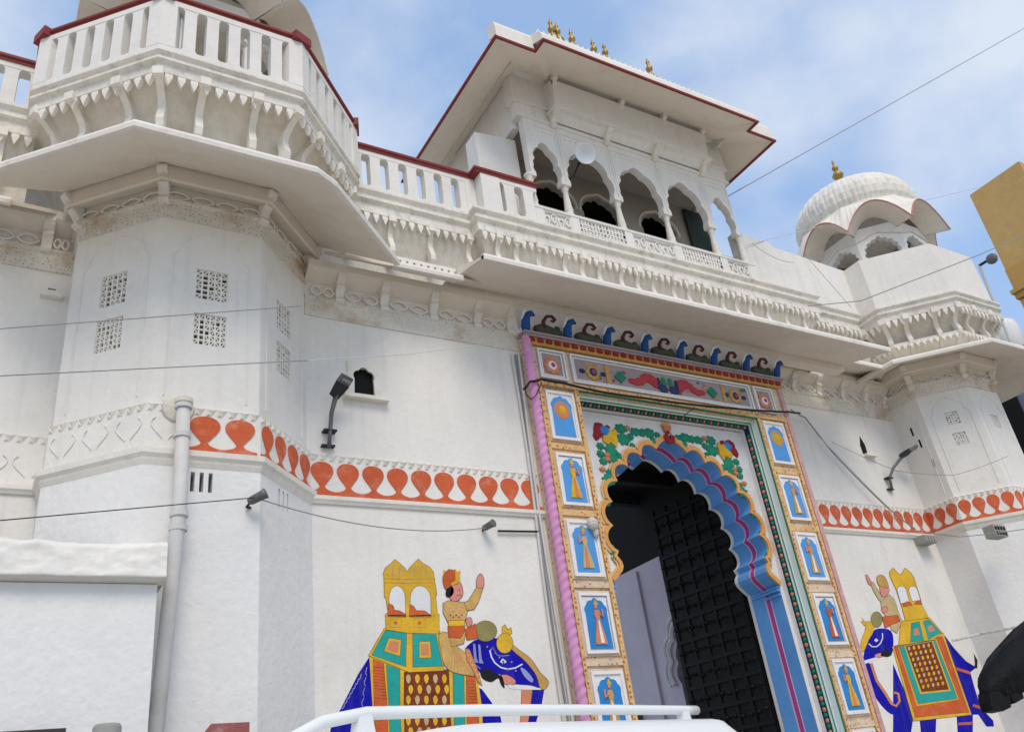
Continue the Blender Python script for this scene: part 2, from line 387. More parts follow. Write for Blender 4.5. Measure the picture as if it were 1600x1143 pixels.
def lattice_mesh(wd, h, nx, nz, t=.016, m=None, dep=.03, hole=None):
    """pierced stone screen: ring and bar tracery inside a thin border"""
    mb = MB(); random.seed(int(wd*1000+h*77))
    for i in range(nx+1):
        x = -wd/2+wd*i/nx; mb.box(x-t/2, x+t/2, 0, dep, 0, h)
    for j in range(nz+1):
        z = h*j/nz; mb.box(-wd/2, wd/2, .002, dep-.002, z-t/2, z+t/2)
    for i in range(nx):
        for j in range(nz):
            if hole and (i, j) in hole: continue
            cx, cz = -wd/2+wd*(i+.5)/nx, h*(j+.5)/nz; a, b = wd/nx/2, h/nz/2
            if random.random() < .72:
                s = 1 if random.random() < .5 else -1; q = t*.55
                mb.prism([(cx-a, .004, cz-s*b-q), (cx-a, .004, cz-s*b+q), (cx+a, .004, cz+s*b+q), (cx+a, .004, cz+s*b-q)], (0, dep-.008, 0))
    return mb.mesh('lattice', m or TRIM)
def chevron_strip(path, d, z, parent, h=.075, sp=.10, segs=None, m=None):
    mb = MB(); mb2 = []
    for x, y, th, st in along(path, d, sp, 0, segs):
        t = Vector((cos(th), sin(th), 0)); nn = Vector((sin(th), -cos(th), 0)); c = Vector((x, y, z)); a = st*.5
        pts = [c-t*a+Vector((0, 0, h)), c+t*a+Vector((0, 0, h)), c, c+nn*.028+Vector((0, 0, h*.75))]
        mb.add(pts, [(0, 2, 3), (2, 1, 3), (1, 0, 3)])
        pts = [c-t*a*1.0, c, c-t*a+Vector((0, 0, h*.9)), c-t*a*.5+nn*.02+Vector((0, 0, h*.25))]
        mb.add(pts, [(0, 1, 3), (1, 2, 3), (2, 0, 3)])
    return mb.build('chevron_moulding', m or TRIM, parent, kind='stuff')
def coving(parent, path, d0, z0, d1, z1, m=AGED):
    pr = [(d0+(d1-d0)*(1-cos(pi/2*t)), z0+(z1-z0)*sin(pi/2*t)) for t in [i/6 for i in range(7)]]
    pr = [(d0+(d1-d0)*(t*t), z0+(z1-z0)*(t**.8)) for t in [i/6 for i in range(7)]]
    return MB().sweep(path, pr, closed=False).build('coving', m, parent)
def frieze(parent, path, d, z0, z1):
    h = z1-z0
    MB().sweep(path, [(d-.3, z0), (d, z0), (d, z0+h*.42), (d+.05, z0+h*.5), (d+.05, z0+h*.62), (d+.015, z0+h*.68), (d+.015, z0+h*.8), (d+.06, z0+h*.9), (d+.06, z1), (d-.3, z1)]).build('frieze', mat('grimy_trim', (.79, .75, .675), .85, .2, 12, .4, 30, (.36, .33, .27), .55, 6.5, streak=.3), parent)
def eave(parent, inner, outer, zi, zo, t=.05, name='eave'):
    """sloping stone eave slab between an inner and an outer plan line; pale lip along the outer edge"""
    mb = MB(); n = len(inner)
    for k in range(n-1):
        a, b, c, d = inner[k], inner[k+1], outer[k+1], outer[k]
        mb.quad((*a, zi), (*d, zo), (*c, zo), (*b, zi)); mb.quad((*a, zi+t), (*b, zi+t), (*c, zo+t), (*d, zo+t))
        mb.quad((*d, zo), (*d, zo+t), (*c, zo+t), (*c, zo))
    mb.quad((*inner[0], zi), (*inner[0], zi+t), (*outer[0], zo+t), (*outer[0], zo)); mb.quad((*inner[-1], zi), (*outer[-1], zo), (*outer[-1], zo+t), (*inner[-1], zi+t))
    e = mb.build(name, SOFFIT, parent)
    lp = MB(); lp.sweep([tuple(p) for p in outer], [(-.02, zo-.004), (.018, zo-.008), (.024, zo+.035), (.012, zo+t+.02), (-.05, zo+t+.03), (-.05, zo+.01)])
    lp.build('eave_lip', TRIM, e)
    return e
def red_cap(parent, path, d, z, blocks=()):
    MB().sweep(path, [(d-.10, z), (d+.06, z), (d+.06, z+.035), (d+.085, z+.045), (d+.085, z+.075), (d+.05, z+.10), (d-.09, z+.10)]).build('coping', RED, parent)
    for x, y, th in blocks:
        mb = MB(); mb.box(-.11, .11, -.098, .09, z-.006, z+.108); put('coping_block', mb.mesh('coping_block', RED), (x, y, 0), th, parent)
def balustrade(parent, path, d, z0, z1, pitch, ends, segs=None, pier=True):
    MB().sweep(path, [(d-.075, z0), (d+.065, z0), (d+.065, z0+.06), (d-.075, z0+.06)]).build('bottom_rail', WHITE, parent)
    MB().sweep(path, [(d-.075, z1-.07), (d+.065, z1-.07), (d+.065, z1+.002), (d-.075, z1+.002)]).build('top_rail', WHITE, parent)
    cache = {}
    for x, y, th, st in along(path, d, pitch, ends, segs):
        k = round(st, 3)
        if k not in cache: cache[k] = baluster_mesh(st, z0+.055, z1-.065, st*.46)
        put('baluster', cache[k], (x, y, 0), th, parent)
    op = offset(path, d)
    if pier:
        for i in range(1, len(op)-1):
            a = Vector(path[i])-Vector(path[i-1]); b = Vector(path[i+1])-Vector(path[i]); th = atan2((a.normalized()+b.normalized()).y, (a.normalized()+b.normalized()).x)
            pl = []
            q = Vector(op[i]); ta, tb = a.normalized(), b.normalized(); na, nb = Vector((ta.y, -ta.x)), Vector((tb.y, -tb.x))
            w_ = .068
            o1 = Vector(offset(path, d+w_)[i]); i1 = Vector(offset(path, d-w_)[i]); e = ends+.004
            pts = [o1-ta*e, o1, o1+tb*e, i1+tb*e, i1, i1-ta*e]
            mb = MB(); mb.prism([(p.x, p.y, z0+.058) for p in pts], (0, 0, z1-z0-.12)); mb.build('pier', WHITE, parent)

# ================================================================== LEFT TOWER
TX, TY, TA = 1.5, 8.49, 1.19
def tower(cx, cy, a, zm, zr, zb, d_in, z_in, d_out, z_out, d_fr, zf0, zf1, label, segs, motif_segs, windows, slits, inner_outer=None, low_ring=False, zl0=None, deepbase=.01):
    T = thing('octagonal_tower', label, 'tower', (cx, cy, 0))
    P = oct_path(cx, cy, a); PB = oct_path(cx, cy, a+deepbase); PU = oct_path(cx, cy, a-.02)
    back = MB()
    mb = MB()
    for i in range(5): face_holes(mb, PB[i], PB[i+1], 0, zm-.16, slits.get(i, []), .18, back)
    mb.build('base', WHITE2, T)
    MB().sweep(P, [(-.05, zm-.18), (.012, zm-.18), (.03, zm-.14), (.035, zm-.12), (.06, zm-.09), (.065, zm-.04), (-.05, zm-.03)]).build('string_course', TRIM, T)
    PBd = oct_path(cx, cy, a+.005)
    MB().sweep(PBd, [(0, zm-.06), (0, zr), (-.10, zr+.02)], closed=False).build('band', WHITE, T)
    chevron_strip(PBd, .0, zr-.075, T, segs=segs)
    # body with pierced windows
    mb = MB()
    for i in range(5): face_holes(mb, PU[i], PU[i+1], zr+.0, zb-.0, windows.get(i, []), .10, back)
    body = mb.build('body', WHITE, T)
    for q4 in range(0, len(back.v), 4):
        wr = MB(); wr.quad(*back.v[q4:q4+4]); wr.build('window_recess', VOID, T)
    for i, hs in windows.items():
        p0, p1 = Vector(PU[i]), Vector(PU[i+1]); t = (p1-p0).normalized(); nin = Vector((-t.y, t.x)); th = atan2(t.y, t.x)
        for k, (u0, u1, z0, z1) in enumerate(hs):
            c = p0+t*(u0+u1)/2+nin*.012
            put('lattice_window', lattice_mesh(u1-u0, z1-z0, 5+k % 2, 6, .016, hole={(3, 4), (3, 5), (4, 5)} if (cx > 5 and k == 0) else {(1, 4), (1, 1)}), (c.x, c.y, z0), th, T)
    # slim corner fillets and sunk panel lines on the body
    for i in segs:
        p0, p1 = Vector(PU[i]), Vector(PU[i+1]); l = (p1-p0).length; t = (p1-p0)/l; nn = Vector((t.y, -t.x)); e = .12
        f = MB()
        def ln3(uz): f.tube([(p0.x+t.x*u+nn.x*.002, p0.y+t.y*u+nn.y*.002, z) for u, z in uz], .009, 5)
        ln3([(e, zr+.1), (e, zb-.62), (e+.06, zb-.56), (e+.06, zb-.48), (e+.2, zb-.36), (l/2, zb-.30), (l-e-.2, zb-.36), (l-e-.06, zb-.48), (l-e-.06, zb-.56), (l-e, zb-.62), (l-e, zr+.1)])
        f.build('panel_moulding', WHITE, T)
    MB().sweep(PU, [(0, zb-.20), (.018, zb-.20), (.018, zb-.02), (.05, zb), (.05, zb+.02), (0, zb+.02)]).build('ornament_band', ORN, T)
    # pierced leaf frieze between the eave brackets
    MB().sweep(PU, [(0, zb), (0, zb+.2), (d_in*.9, z_in-.18), (d_in, z_in-.16), (d_in, z_in+.02), (d_in-.06, z_in+.02), (-.1, zb+.24), (-.1, zb)]).build('eave_beam', SOFFIT, T)
    bm_ = bracket_mesh(z_in-zb+.02, d_in+.05, .10)
    for i in range(1, 5):
        if i-1 in segs or i in segs:
            ta = (Vector(P[i])-Vector(P[i-1])).normalized(); tb = (Vector(P[i+1])-Vector(P[i])).normalized(); tt = (ta+tb).normalized(); th = atan2(tt.y, tt.x)
            put('bracket', bm_, (PU[i][0], PU[i][1], zb-.05), th, T)
    for i in segs:
        p0, p1 = Vector(PU[i]), Vector(PU[i+1]); t = (p1-p0).normalized(); l = (p1-p0).length; nn = Vector((t.y, -t.x)); f = MB()
        for k in range(4):
            c0 = l*(k+.5)/4
            for s in (-1, 1):
                f.tube([(p0.x+t.x*(c0+x*l*.115)+nn.x*.03, p0.y+t.y*(c0+x*l*.115)+nn.y*.03, zb+.075+s*.045*(1-x*x)) for x in (-1, -.5, 0, .5, 1)], .012, 5)
        f.build('leaf_tracery', TRIM, T)
    io = inner_outer
    eave(T, io[0], io[1], z_in, z_out)
    # corbels, coving, frieze
    z0 = z_in+.02; coving(T, P, .08, z0-.05, d_fr-.06, zf0+.02)
    zc = z0+.12
    ch = zf0-zc; cm = corbel_mesh(ch, d_fr-.12, .075)
    for i in range(1, 5):
        if i-1 in segs or i in segs:
            ta = (Vector(P[i])-Vector(P[i-1])).normalized(); tb = (Vector(P[i+1])-Vector(P[i])).normalized(); tt = (ta+tb).normalized()
            put('corbel', cm, (*offset(P, .12)[i], zc), atan2(tt.y, tt.x), T)
    for x, y, th, st in along(P, .12, .36, .0, segs, count=2):
        put('corbel', cm, (x, y, zc), th, T)
    frieze(T, P, d_fr, zf0, zf1)
    pm = pendant_mesh(.125, .15)
    for x, y, th, st in along(P, d_fr-.035, .122, .03, segs): put('pendant', pm, (x, y, zf0+.004), th, T)
    if low_ring:
        MB().sweep(P, [(.0, zl0-.25), (.30, zl0), (.33, zl0), (.33, zl0+.07), (0, zl0+.07)]).build('lower_ring', TRIM, T)
        pm2 = pendant_mesh(.105, .10)
        for x, y, th, st in along(P, .32, .105, .03, segs): put('pendant', pm2, (x, y, zl0+.02), th, T)
    return T, P
segs = (1, 2, 3)
W = .986
k1, k2 = TA+.16, TA+1.05
tn = tan(pi/8)
inn = [(TX-k1, TY-k1*tn), (TX-k1*tn, TY-k1), (TX+k1*tn-.02, TY-k1), (TX+k1*tn, TY-k1+.004), (TX+k1, TY-k1*tn)]
oub = [(TX-k2, TY-k2*tn), (TX-k2*tn, TY-k2), (2.22, TY-k2), (2.46, 6.38), (3.57, 7.39)]
wf = [(.345, .645, 6.49, 6.83), (.345, .645, 5.98, 6.32)]
slf = [(.395+i*.075, .43+i*.075, 4.50, 4.68) for i in range(3)]
LT, LP = tower(TX, TY, TA, 4.9, 5.30, 7.57, .16, 7.9, 1.05, 7.45, .56, 8.72, 8.99,
    'white octagonal tower with balustraded red-capped balcony, drainpipe and orange motif band', segs, None,
    {1: [(.34, .62, 6.47, 6.83), (.34, .62, 5.97, 6.32)], 2: wf, 3: [(.33, .62, 6.45, 6.80), (.33, .62, 5.95, 6.30)]},
    {2: slf, 3: [(.33+i*.08, .36+i*.08, 4.50, 4.68) for i in range(3)]}, (inn, oub))
# motifs: plain relief on the left face, orange from the middle of the front face round the right
pb = oct_path(TX, TY, TA+.005)
mm = motif_mesh(.295, .355); rm = relief_mesh(.29, .30)
for x, y, th, st in along(pb, .002, .29, .0, (1,), count=3): put('relief_motif', rm, (x, y, 4.89), th, LT)
fr = [(1.03+.29*j, pb[2][1]-.002) for j in range(3)]
put('relief_motif', rm, (1.17, pb[2][1]-.002, 4.89), 0, LT)
mmf = motif_mesh(.31, .355)
for x in (1.50, 1.81): put('painted_motif', mmf, (x, pb[2][1]-.002, 4.866), 0, LT)
m4 = motif_mesh(.245, .355)
for x, y, th, st in along(pb, .002, .245, .0, (3,), count=4): put('painted_motif', m4, (x, y, 4.866), th, LT)
# balustrade of the balcony
balustrade(LT, LP, .545, 8.99, 9.74, .235, .15)
op = offset(LP, .545); blk = []
for i in range(1, 5):
    ta = (Vector(LP[i])-Vector(LP[i-1])).normalized(); tb = (Vector(LP[i+1])-Vector(LP[i])).normalized(); tt = ta+tb
    blk.append((op[i][0], op[i][1], atan2(tt.y, tt.x)))
red_cap(LT, LP, .545, 9.742, blk)
mb = MB(); mb.prism([(p[0], p[1], 9.0) for p in oct_path(TX, TY, TA+.4)], (0, 0, .04)); mb.build('balcony_floor', AGED, LT)

# ================================================================== RIGHT TOWER
RX, RY, RA = 14.54, 8.31, 1.06
k1, k2 = RA+.15, RA+.84
inn = [(RX-k1, RY+.3), (RX-k1, RY-k1*tn), (RX-k1*tn, RY-k1), (RX+k1*tn, RY-k1), (RX+k1, RY-k1*tn), (RX+k1, RY+.3)]
oub = [(RX-k2, RY+.3), (RX-k2, RY-k2*tn), (RX-k2*tn, RY-k2), (RX+k2*tn, RY-k2), (RX+k2, RY-k2*tn), (RX+k2, RY+.3)]
RTW, RP = tower(RX, RY, RA, 5.12, 5.52, 7.55, .15, 7.95, .84, 7.70, .50, 8.66, 8.93,
    'white octagonal tower with plain solid parapet and ribbed dome, beside the yellow building', (0, 1, 2, 3), None,
    {1: [(.34, .55, 6.74, 6.97), (.34, .55, 6.36, 6.58)], 2: [(.34, .54, 6.62, 6.86)], 0: [(.55, .59, 6.75, 6.9), (.62, .66, 6.5, 6.65), (.72, .76, 6.1, 6.25)]},
    {}, (inn, oub), True, 8.2)
pb = oct_path(RX, RY, RA+.005); m5 = motif_mesh(.22, .355)
for x, y, th, st in along(pb, .002, .22, .0, (0, 1, 2), count=4): put('painted_motif', m5, (x, y, 5.086), th, RTW)
PAR = oct_path(RX, RY, RA)
MB().sweep(PAR, [(.36, 8.93), (.47, 8.93), (.45, 10.02), (.36, 10.04)]).build('parapet', WHITE, RTW)
mb = MB(); mb.prism([(p[0], p[1], 8.9) for p in oct_path(RX, RY, RA+.4)], (0, 0, .04)); mb.build('balcony_floor', AGED, RTW)

# ================================================================== CHHATRIS (domed kiosks on the towers)
def chhatri(cx, cy, z, label, aw=.98, ae=1.40, edge=None):
    C = thing('domed_kiosk', label, 'kiosk', (cx, cy, z))
    k = aw*tan(pi/8); zs = z+1.28; hw = k-.10
    ap = arch_curve(hw, zs, .36, 4, .035, 4, .10)
    mb = MB()
    outl = [(-k, z+1.95)]+[(-k, z)]+[(-hw, z)]+[(p.x, p.y) for p in ap]+[(hw, z), (k, z), (k, z+1.95)]
    mb.prism([(x, -aw, zz-z) for x, zz in outl], (0, .14, 0)); pm = mb.mesh('arched_wall', WHITE)
    rl = MB(); rl.tube([(-k*1.02, -aw-.012, 1.66), (0, -aw-.012, 1.80), (k*1.02, -aw-.012, 1.66)], .018, 6); rlm = rl.mesh('string_line', TRIM)
    # drooping curved eave of one side
    ev = MB(); n = 12; t = .045
    ke, ki = ae*tan(pi/8), aw*tan(pi/8)
    inn_, out_ = [], []
    for i in range(n+1):
        u = -1+2*i/n; h = 1-u*u
        inn_.append(Vector((ki*u*.98, -aw-.005, 1.80+.34*h))); out_.append(Vector((ke*u, -ae, 1.68+.55*h)))
    up = Vector((0, 0, t))
    for i in range(n):
        ev.quad(inn_[i], out_[i], out_[i+1], inn_[i+1]); ev.quad(inn_[i]+up, inn_[i+1]+up, out_[i+1]+up, out_[i]+up); ev.quad(out_[i], out_[i]+up, out_[i+1]+up, out_[i+1])
    evm = ev.mesh('curved_eave', SOFFIT)
    rd = MB(); rd.tube([p+Vector((0, -.008, .022)) for p in out_], .016, 6); rdm = rd.mesh('eave_edge', edge or mat('faded_red_edge', (.56, .24, .21), .7, .3, 9, .2, 40, (.70, .5, .45), .5, 4))
    bd = MB()
    for i in range(n):      # upright band above the eave edge, up to the dome foot
        a, b = out_[i]+up, out_[i+1]+up; a2 = Vector((a.x*.86, -ae*.86, 2.40)); b2 = Vector((b.x*.86, -ae*.86, 2.40))
        bd.quad(a, b, b2, a2)
    bdm = bd.mesh('eave_band', TRIM)
    for j in range(8):
        th = pi/4*j
        put('arched_wall', pm, (cx, cy, z), th, C); put('string_line', rlm, (cx, cy, z), th, C)
        e = put('curved_eave', evm, (cx, cy, z), th, C); put('eave_edge', rdm, (cx, cy, z), th, C); put('eave_band', bdm, (cx, cy, z), th, C)
    R = ae*.87
    MB().lathe([(R*.97, 2.34), (R*1.0, 2.36), (R*1.0, 2.44), (R*.96, 2.47), (R*.93, 2.5)], (cx, cy, z), 48).build('dome_base', TRIM, C)
    prof = [(R*.93, 2.48), (R*.985, 2.62), (R*1.0, 2.80), (R*.98, 2.98), (R*.92, 3.16), (R*.82, 3.33), (R*.67, 3.47), (R*.48, 3.58), (R*.28, 3.65), (R*.10, 3.70), (.05, 3.74)]
    prof = [(r_, 2.48+(z_-2.48)*.87) for r_, z_ in prof]
    MB().lathe(prof, (cx, cy, z), 288, wob=lambda j, n, zz: (.991, 1.0, 1.003, 1.0)[j % 4]*(1+.008*sin(zz*70+(j//4 % 2)*3.14))).build('ribbed_dome', TRIM, C)
    MB().lathe([(.26, 3.54), (.20, 3.64), (.10, 3.72), (.06, 3.86)], (cx, cy, z), 16).build('finial_base', TRIM, C)
    MB().lathe([(.05, 3.84), (.05, 3.90), (.10, 3.95), (.12, 4.0), (.09, 4.06), (.03, 4.09), (.03, 4.13), (.065, 4.17), (.07, 4.21), (.03, 4.26), (.02, 4.32), (.03, 4.35), (.004, 4.44)], (cx, cy, z), 14).build('brass_finial', BRASS, C, True)
    MB().lathe([(aw*.9, 2.2), (aw*.9, 2.26)], (cx, cy, z), 16).build('ceiling', AGED, C)
    mb = MB(); mb.lathe([(.75, .04), (.75, 2.18)], (cx, cy+.1, z), 8)
    return C
chhatri(TX, TY, 9.04, 'white domed kiosk behind the red-capped balustrade', ae=1.48, edge=TRIM)
chhatri(RX, RY, 9.05, 'white kiosk with ribbed dome and red-edged curved eaves behind a plain parapet')

# ================================================================== FACADE WALLS
def wall(label, x0, x1, y, zm, zr, zt, holes, motifs, pitch, wx0=None, relief=False, moulding=True, dep=.05):
    Wl = thing('facade_wall', label, 'wall', ((x0+x1)/2, y, 0))
    mb = MB(); bk = MB()
    face_holes(mb, (x0, y), (x1, y), 0, zt, [(a-x0, b-x0, c, d) for a, b, c, d in holes], dep, bk)
    mb.quad((x0, y+.5, 0), (x0, y+.5, zt), (x1, y+.5, zt), (x1, y+.5, 0))
    mb.build('wall_face', WHITE, Wl)
    if bk.v: bk.build('niche_recess', BLACK, Wl)
    P = [(x0, y), (x1, y)]
    if moulding:
        MB().sweep(P, [(-.02, zm-.12), (.02, zm-.12), (.03, zm-.10), (.045, zm-.08), (.045, zm-.04), (-.02, zm-.034)]).build('string_course', TRIM, Wl)
        chevron_strip(P, .0, zr-.08, Wl)
    n = motifs
    if n:
        st = (x1-.0-(wx0 if wx0 else x0))/n; me = relief_mesh(st, .30) if relief else motif_mesh(st, .37)
        for i in range(n): put('relief_motif' if relief else 'painted_motif', me, ((wx0 if wx0 else x0)+st*(i+.5), y-.002, zm-.03), 0, Wl)
    return Wl, P
ML, MP = wall('white wall between the drainpipe tower and the painted gate, elephant mural on it', 2.60, 5.47, 8.0, 4.86, 5.29, 7.74,
              [(3.195, 3.455, 6.03, 6.39)], 10, .285, 2.68)
MR, MPR = wall('white wall between the painted gate and the tower with solid parapet', 9.9, 13.6, 8.45, 5.10, 5.52, 7.95,
              [(12.36, 12.50, 6.42, 6.76)], 14, .24, 10.05, dep=.014)
MLL, MPL = wall('white wall with unpainted relief band, beside the drainpipe tower', -6.0, .36, 8.35, 4.9, 5.36, 7.95,
              [(.135, .205, 6.93, 6.99)], 20, .3, relief=True)
def niche_frame(par, x, z0, z1, y, hw, sill=True):
    ap = arch_curve(hw*.9, z0+(z1-z0)*.55, (z1-z0)*.36, 1, .02, 5, .12)
    o = [(-hw-.065, z1+.06), (-hw-.065, z0-.02), (-hw*.98, z0-.02)]+[(p.x, p.y) for p in ap]+[(hw*.98, z0-.02), (hw+.065, z0-.02), (hw+.065, z1+.06)]
    mb = MB(); mb.prism([(x+a, y+.002, b) for a, b in o], (0, -.022, 0)); f = mb.build('niche_frame', TRIM, par)
    mb = MB(); mb.box(x-hw-.13, x+hw+.14, y-.09, y, z0-.065, z0-.021); mb.build('niche_sill', TRIM, f)
niche_frame(ML, 3.325, 6.03, 6.39, 8.0, .125)
mb = MB(); mb.box(12.36, 12.62, 8.37, 8.45, 6.37, 6.41); mb.build('niche_sill', TRIM, MR)
mb = MB(); mb.prism([(12.358, 8.451, 6.58), (12.358, 8.451, 6.762), (12.43, 8.451, 6.762)], (0, -.004, 0)); mb.prism([(12.502, 8.451, 6.58), (12.43, 8.451, 6.762), (12.502, 8.451, 6.762)], (0, -.004, 0)); mb.build('niche_head', WHITE, MR)
mb = MB(); mb.box(.07, .27, 8.28, 8.35, 6.86, 6.925); mb.build('niche_sill', TRIM, MLL)
# stained ornament strip, tracery and brackets under the eaves
def under_eave(par, x0, x1, y, zb, zi, d, xs):
    P = [(x0, y), (x1, y)]
    MB().sweep(P, [(0, zb-.24), (.014, zb-.24), (.014, zb-.02), (.03, zb), (.03, zb+.03), (0, zb+.03)]).build('ornament_band', ORN, par)
    MB().sweep(P, [(-.02, zb+.20), (d*.8, zi-.10), (d, zi-.06), (d, zi+.03), (-.02, zi+.03)]).build('eave_beam', SOFFIT, par)
    bm_ = bracket_mesh(zi-zb-.04, d, .10)
    for i, x in enumerate(xs): put('bracket', bm_, (x, y, zb-.02), 0, par)
    bl = [x0]+list(xs)+[x1]
    for a, b in zip(bl, bl[1:]):
        if b-a < .25: continue
        f = MB(); l = b-a-.12; m = 2
        for k in range(m):
            c0 = a+.06+l*(k+.5)/m
            for s in (-1, 1): f.tube([(c0+x*l/m*.46, y-.03, zb+.10+s*.06*(1-x*x)) for x in (-1, -.5, 0, .5, 1)], .013, 5)
        f.build('leaf_tracery', TRIM, par)
under_eave(ML, 2.66, 5.45, 8.0, 7.20, 7.60, .17, [3.07, 3.62, 4.27, 4.88, 5.36])
under_eave(MR, 9.95, 13.5, 8.45, 7.40, 7.80, .17, [10.5, 11.1, 11.7, 12.3, 12.9, 13.4])
under_eave(MLL, -5.9, .33, 8.35, 7.42, 7.80, .17, [-2.3, -1.7, -1.1, -.5, .06])

# ================================================================== BALCONY ABOVE THE GATE
BAL = thing('long_balcony', 'long corbelled balcony with sloping eave and red-capped balustrade above the painted gate', 'balcony', (8.2, 8.1, 7.4))
eave(BAL, [(2.87, 7.90), (5.3, 7.90)], [(3.56, 7.49), (4.46, 7.49)], 7.78, 7.50)
eave(BAL, [(4.46, 7.86), (11.75, 7.86)], [(4.46, 6.97), (11.75, 6.97)], 7.70, 7.47, .055)
mb = MB(); mb.box(4.44, 11.77, 7.862, 8.05, 7.60, 7.75); mb.build('eave_beam', SOFFIT, BAL)
mb = MB(); mb.add([(4.452, 6.985, 7.48), (4.452, 7.88, 7.71), (4.452, 7.88, 7.80), (4.452, 7.45, 7.72), (4.49, 6.985, 7.48), (4.49, 7.88, 7.71), (4.49, 7.88, 7.80), (4.49, 7.45, 7.72)],
                  [(0, 3, 2, 1), (4, 5, 6, 7), (0, 4, 7, 3), (3, 7, 6, 2)]); mb.build('eave_return', TRIM, BAL)
eave(BAL, [(11.75, 8.36), (13.45, 8.36)], [(11.75, 7.75), (12.75, 7.75)], 7.92, 7.72)
eave(BAL, [(-6, 8.25), (.2, 8.25)], [(-6, 7.86), (-.3, 7.86)], 7.84, 7.56)
BP = [(2.95, 8.30), (5.27, 8.30), (5.27, 8.12), (11.40, 8.12), (11.40, 8.32), (13.2, 8.32)]
coving(BAL, BP, .0, 7.72, .24, 8.70)
frieze(BAL, BP, .26, 8.70, 9.05)
cm = corbel_mesh(.60, .17, .07)
for x, y, th, st in along(BP, .06, .6, .0, (0,), count=4): put('corbel', cm, (x+.05, y, 8.08), th, BAL)
for x in (5.33, 5.62, 5.98, 6.42, 6.72, 7.02, 7.42, 7.72, 8.02, 8.42, 8.72, 9.02, 9.42, 9.72, 10.02, 10.42, 10.85, 11.28): put('corbel', cm, (x, 8.06, 8.08), 0, BAL)
for x, y, th, st in along(BP, .06, .55, .0, (4,), count=4): put('corbel', cm, (x, y, 8.08), th, BAL)
pm = pendant_mesh(.125, .15)
for x, y, th, st in along(BP, .225, .122, .0, (0, 2, 4)): put('pendant', pm, (x, y, 8.704), th, BAL)
# small pierced drip course that shows above the eave beside the gate
mb = MB(); mb.box(3.6, 4.44, 7.60, 7.66, 7.57, 7.60)
for i in range(9): mb.box(3.62+i*.092, 3.68+i*.092, 7.60, 7.65, 7.60, 7.70)
mb.box(3.6, 4.44, 7.60, 7.66, 7.70, 7.74); mb.build('drip_course', TRIM, BAL)
RPT = [(3.2, 8.30), (5.27, 8.30), (5.27, 8.12), (6.10, 8.12)]
RP1 = [(3.2, 8.07), (5.13, 8.07)]
balustrade(BAL, RP1, 0, 9.05, 9.70, .262, .05, pier=False)
mb = MB(); mb.box(4.98, 5.135, 8.0, 8.14, 9.108, 9.632); mb.build('pier', WHITE, BAL)
RP2 = [(5.24, 7.90), (6.06, 7.90)]
mb = MB(); mb.box(5.14, 5.44, 7.83, 8.12, 9.052, 9.70); mb.build('pier', WHITE, BAL)
RP2b = [(5.44, 7.90), (6.06, 7.90)]
balustrade(BAL, RP2b, 0, 9.05, 9.70, .30, .0, pier=False)
MB().sweep([(3.2, 8.07), (5.14, 8.07), (5.14, 7.90), (6.07, 7.90)], [(-.09, 9.70), (.08, 9.70), (.08, 9.735), (.10, 9.745), (.10, 9.78), (.06, 9.80), (-.08, 9.80)]).build('coping', RED, BAL)
mb = MB(); mb.box(2.7, 13.5, 8.31, 11.5, 8.9, 8.95); mb.build('terrace_floor', AGED, BAL)
mb = MB(); mb.box(-6, 1.2, 8.36, 11.5, 8.9, 8.95); mb.build('terrace_floor', AGED, BAL)
# left run of the balustrade, seen at the far side of the tower
LQ = [(-6.0, 8.40), (-.2, 8.40)]
coving(BAL, LQ, .0, 7.9, .24, 8.70); frieze(BAL, LQ, .26, 8.70, 9.05)
for x, y, th, st in along(LQ, .225, .122): 
    if x > -2.2: put('pendant', pm, (x, y, 8.704), th, BAL)
for x in (-1.5, -1.0, -.5): put('corbel', cm, (x, 8.34, 8.08), 0, BAL)
LQ1 = [(-6.0, 8.22), (-.1, 8.22)]
balustrade(BAL, [(-2.7, 8.22), (-.1, 8.22)], 0, 9.05, 9.70, .262, .05, pier=False)
MB().sweep([(-2.7, 8.22), (-.1, 8.22)], [(-.09, 9.70), (.08, 9.70), (.08, 9.735), (.10, 9.745), (.10, 9.78), (.06, 9.80), (-.08, 9.80)]).build('coping', RED, BAL)
# plain parapet from the pavilion to the right tower
PW = thing('parapet_wall', 'plain white parapet between the rooftop pavilion and the domed tower', 'wall', (11.7, 8.12, 9.05))
mb = MB(); mb.prism([(10.30, 8.04, 9.05), (13.35, 8.04, 9.05), (13.35, 8.04, 10.02), (11.22, 8.04, 10.12), (11.18, 8.04, 10.20), (10.30, 8.04, 10.20)], (0, .16, 0)); mb.build('parapet_face', WHITE, PW)
# low wing wall left of the pavilion
WG = thing('wing_wall', 'blank white block wall between the red-capped balustrade and the pavilion arches', 'wall', (5.85, 8.35, 9.0))
mb = MB(); mb.prism([(5.42, 8.22, 8.96), (6.12, 8.22, 8.96), (6.12, 8.22, 10.98), (5.40, 8.22, 10.90)], (0, .30, 0)); mb.build('wall_face', WHITE, WG)

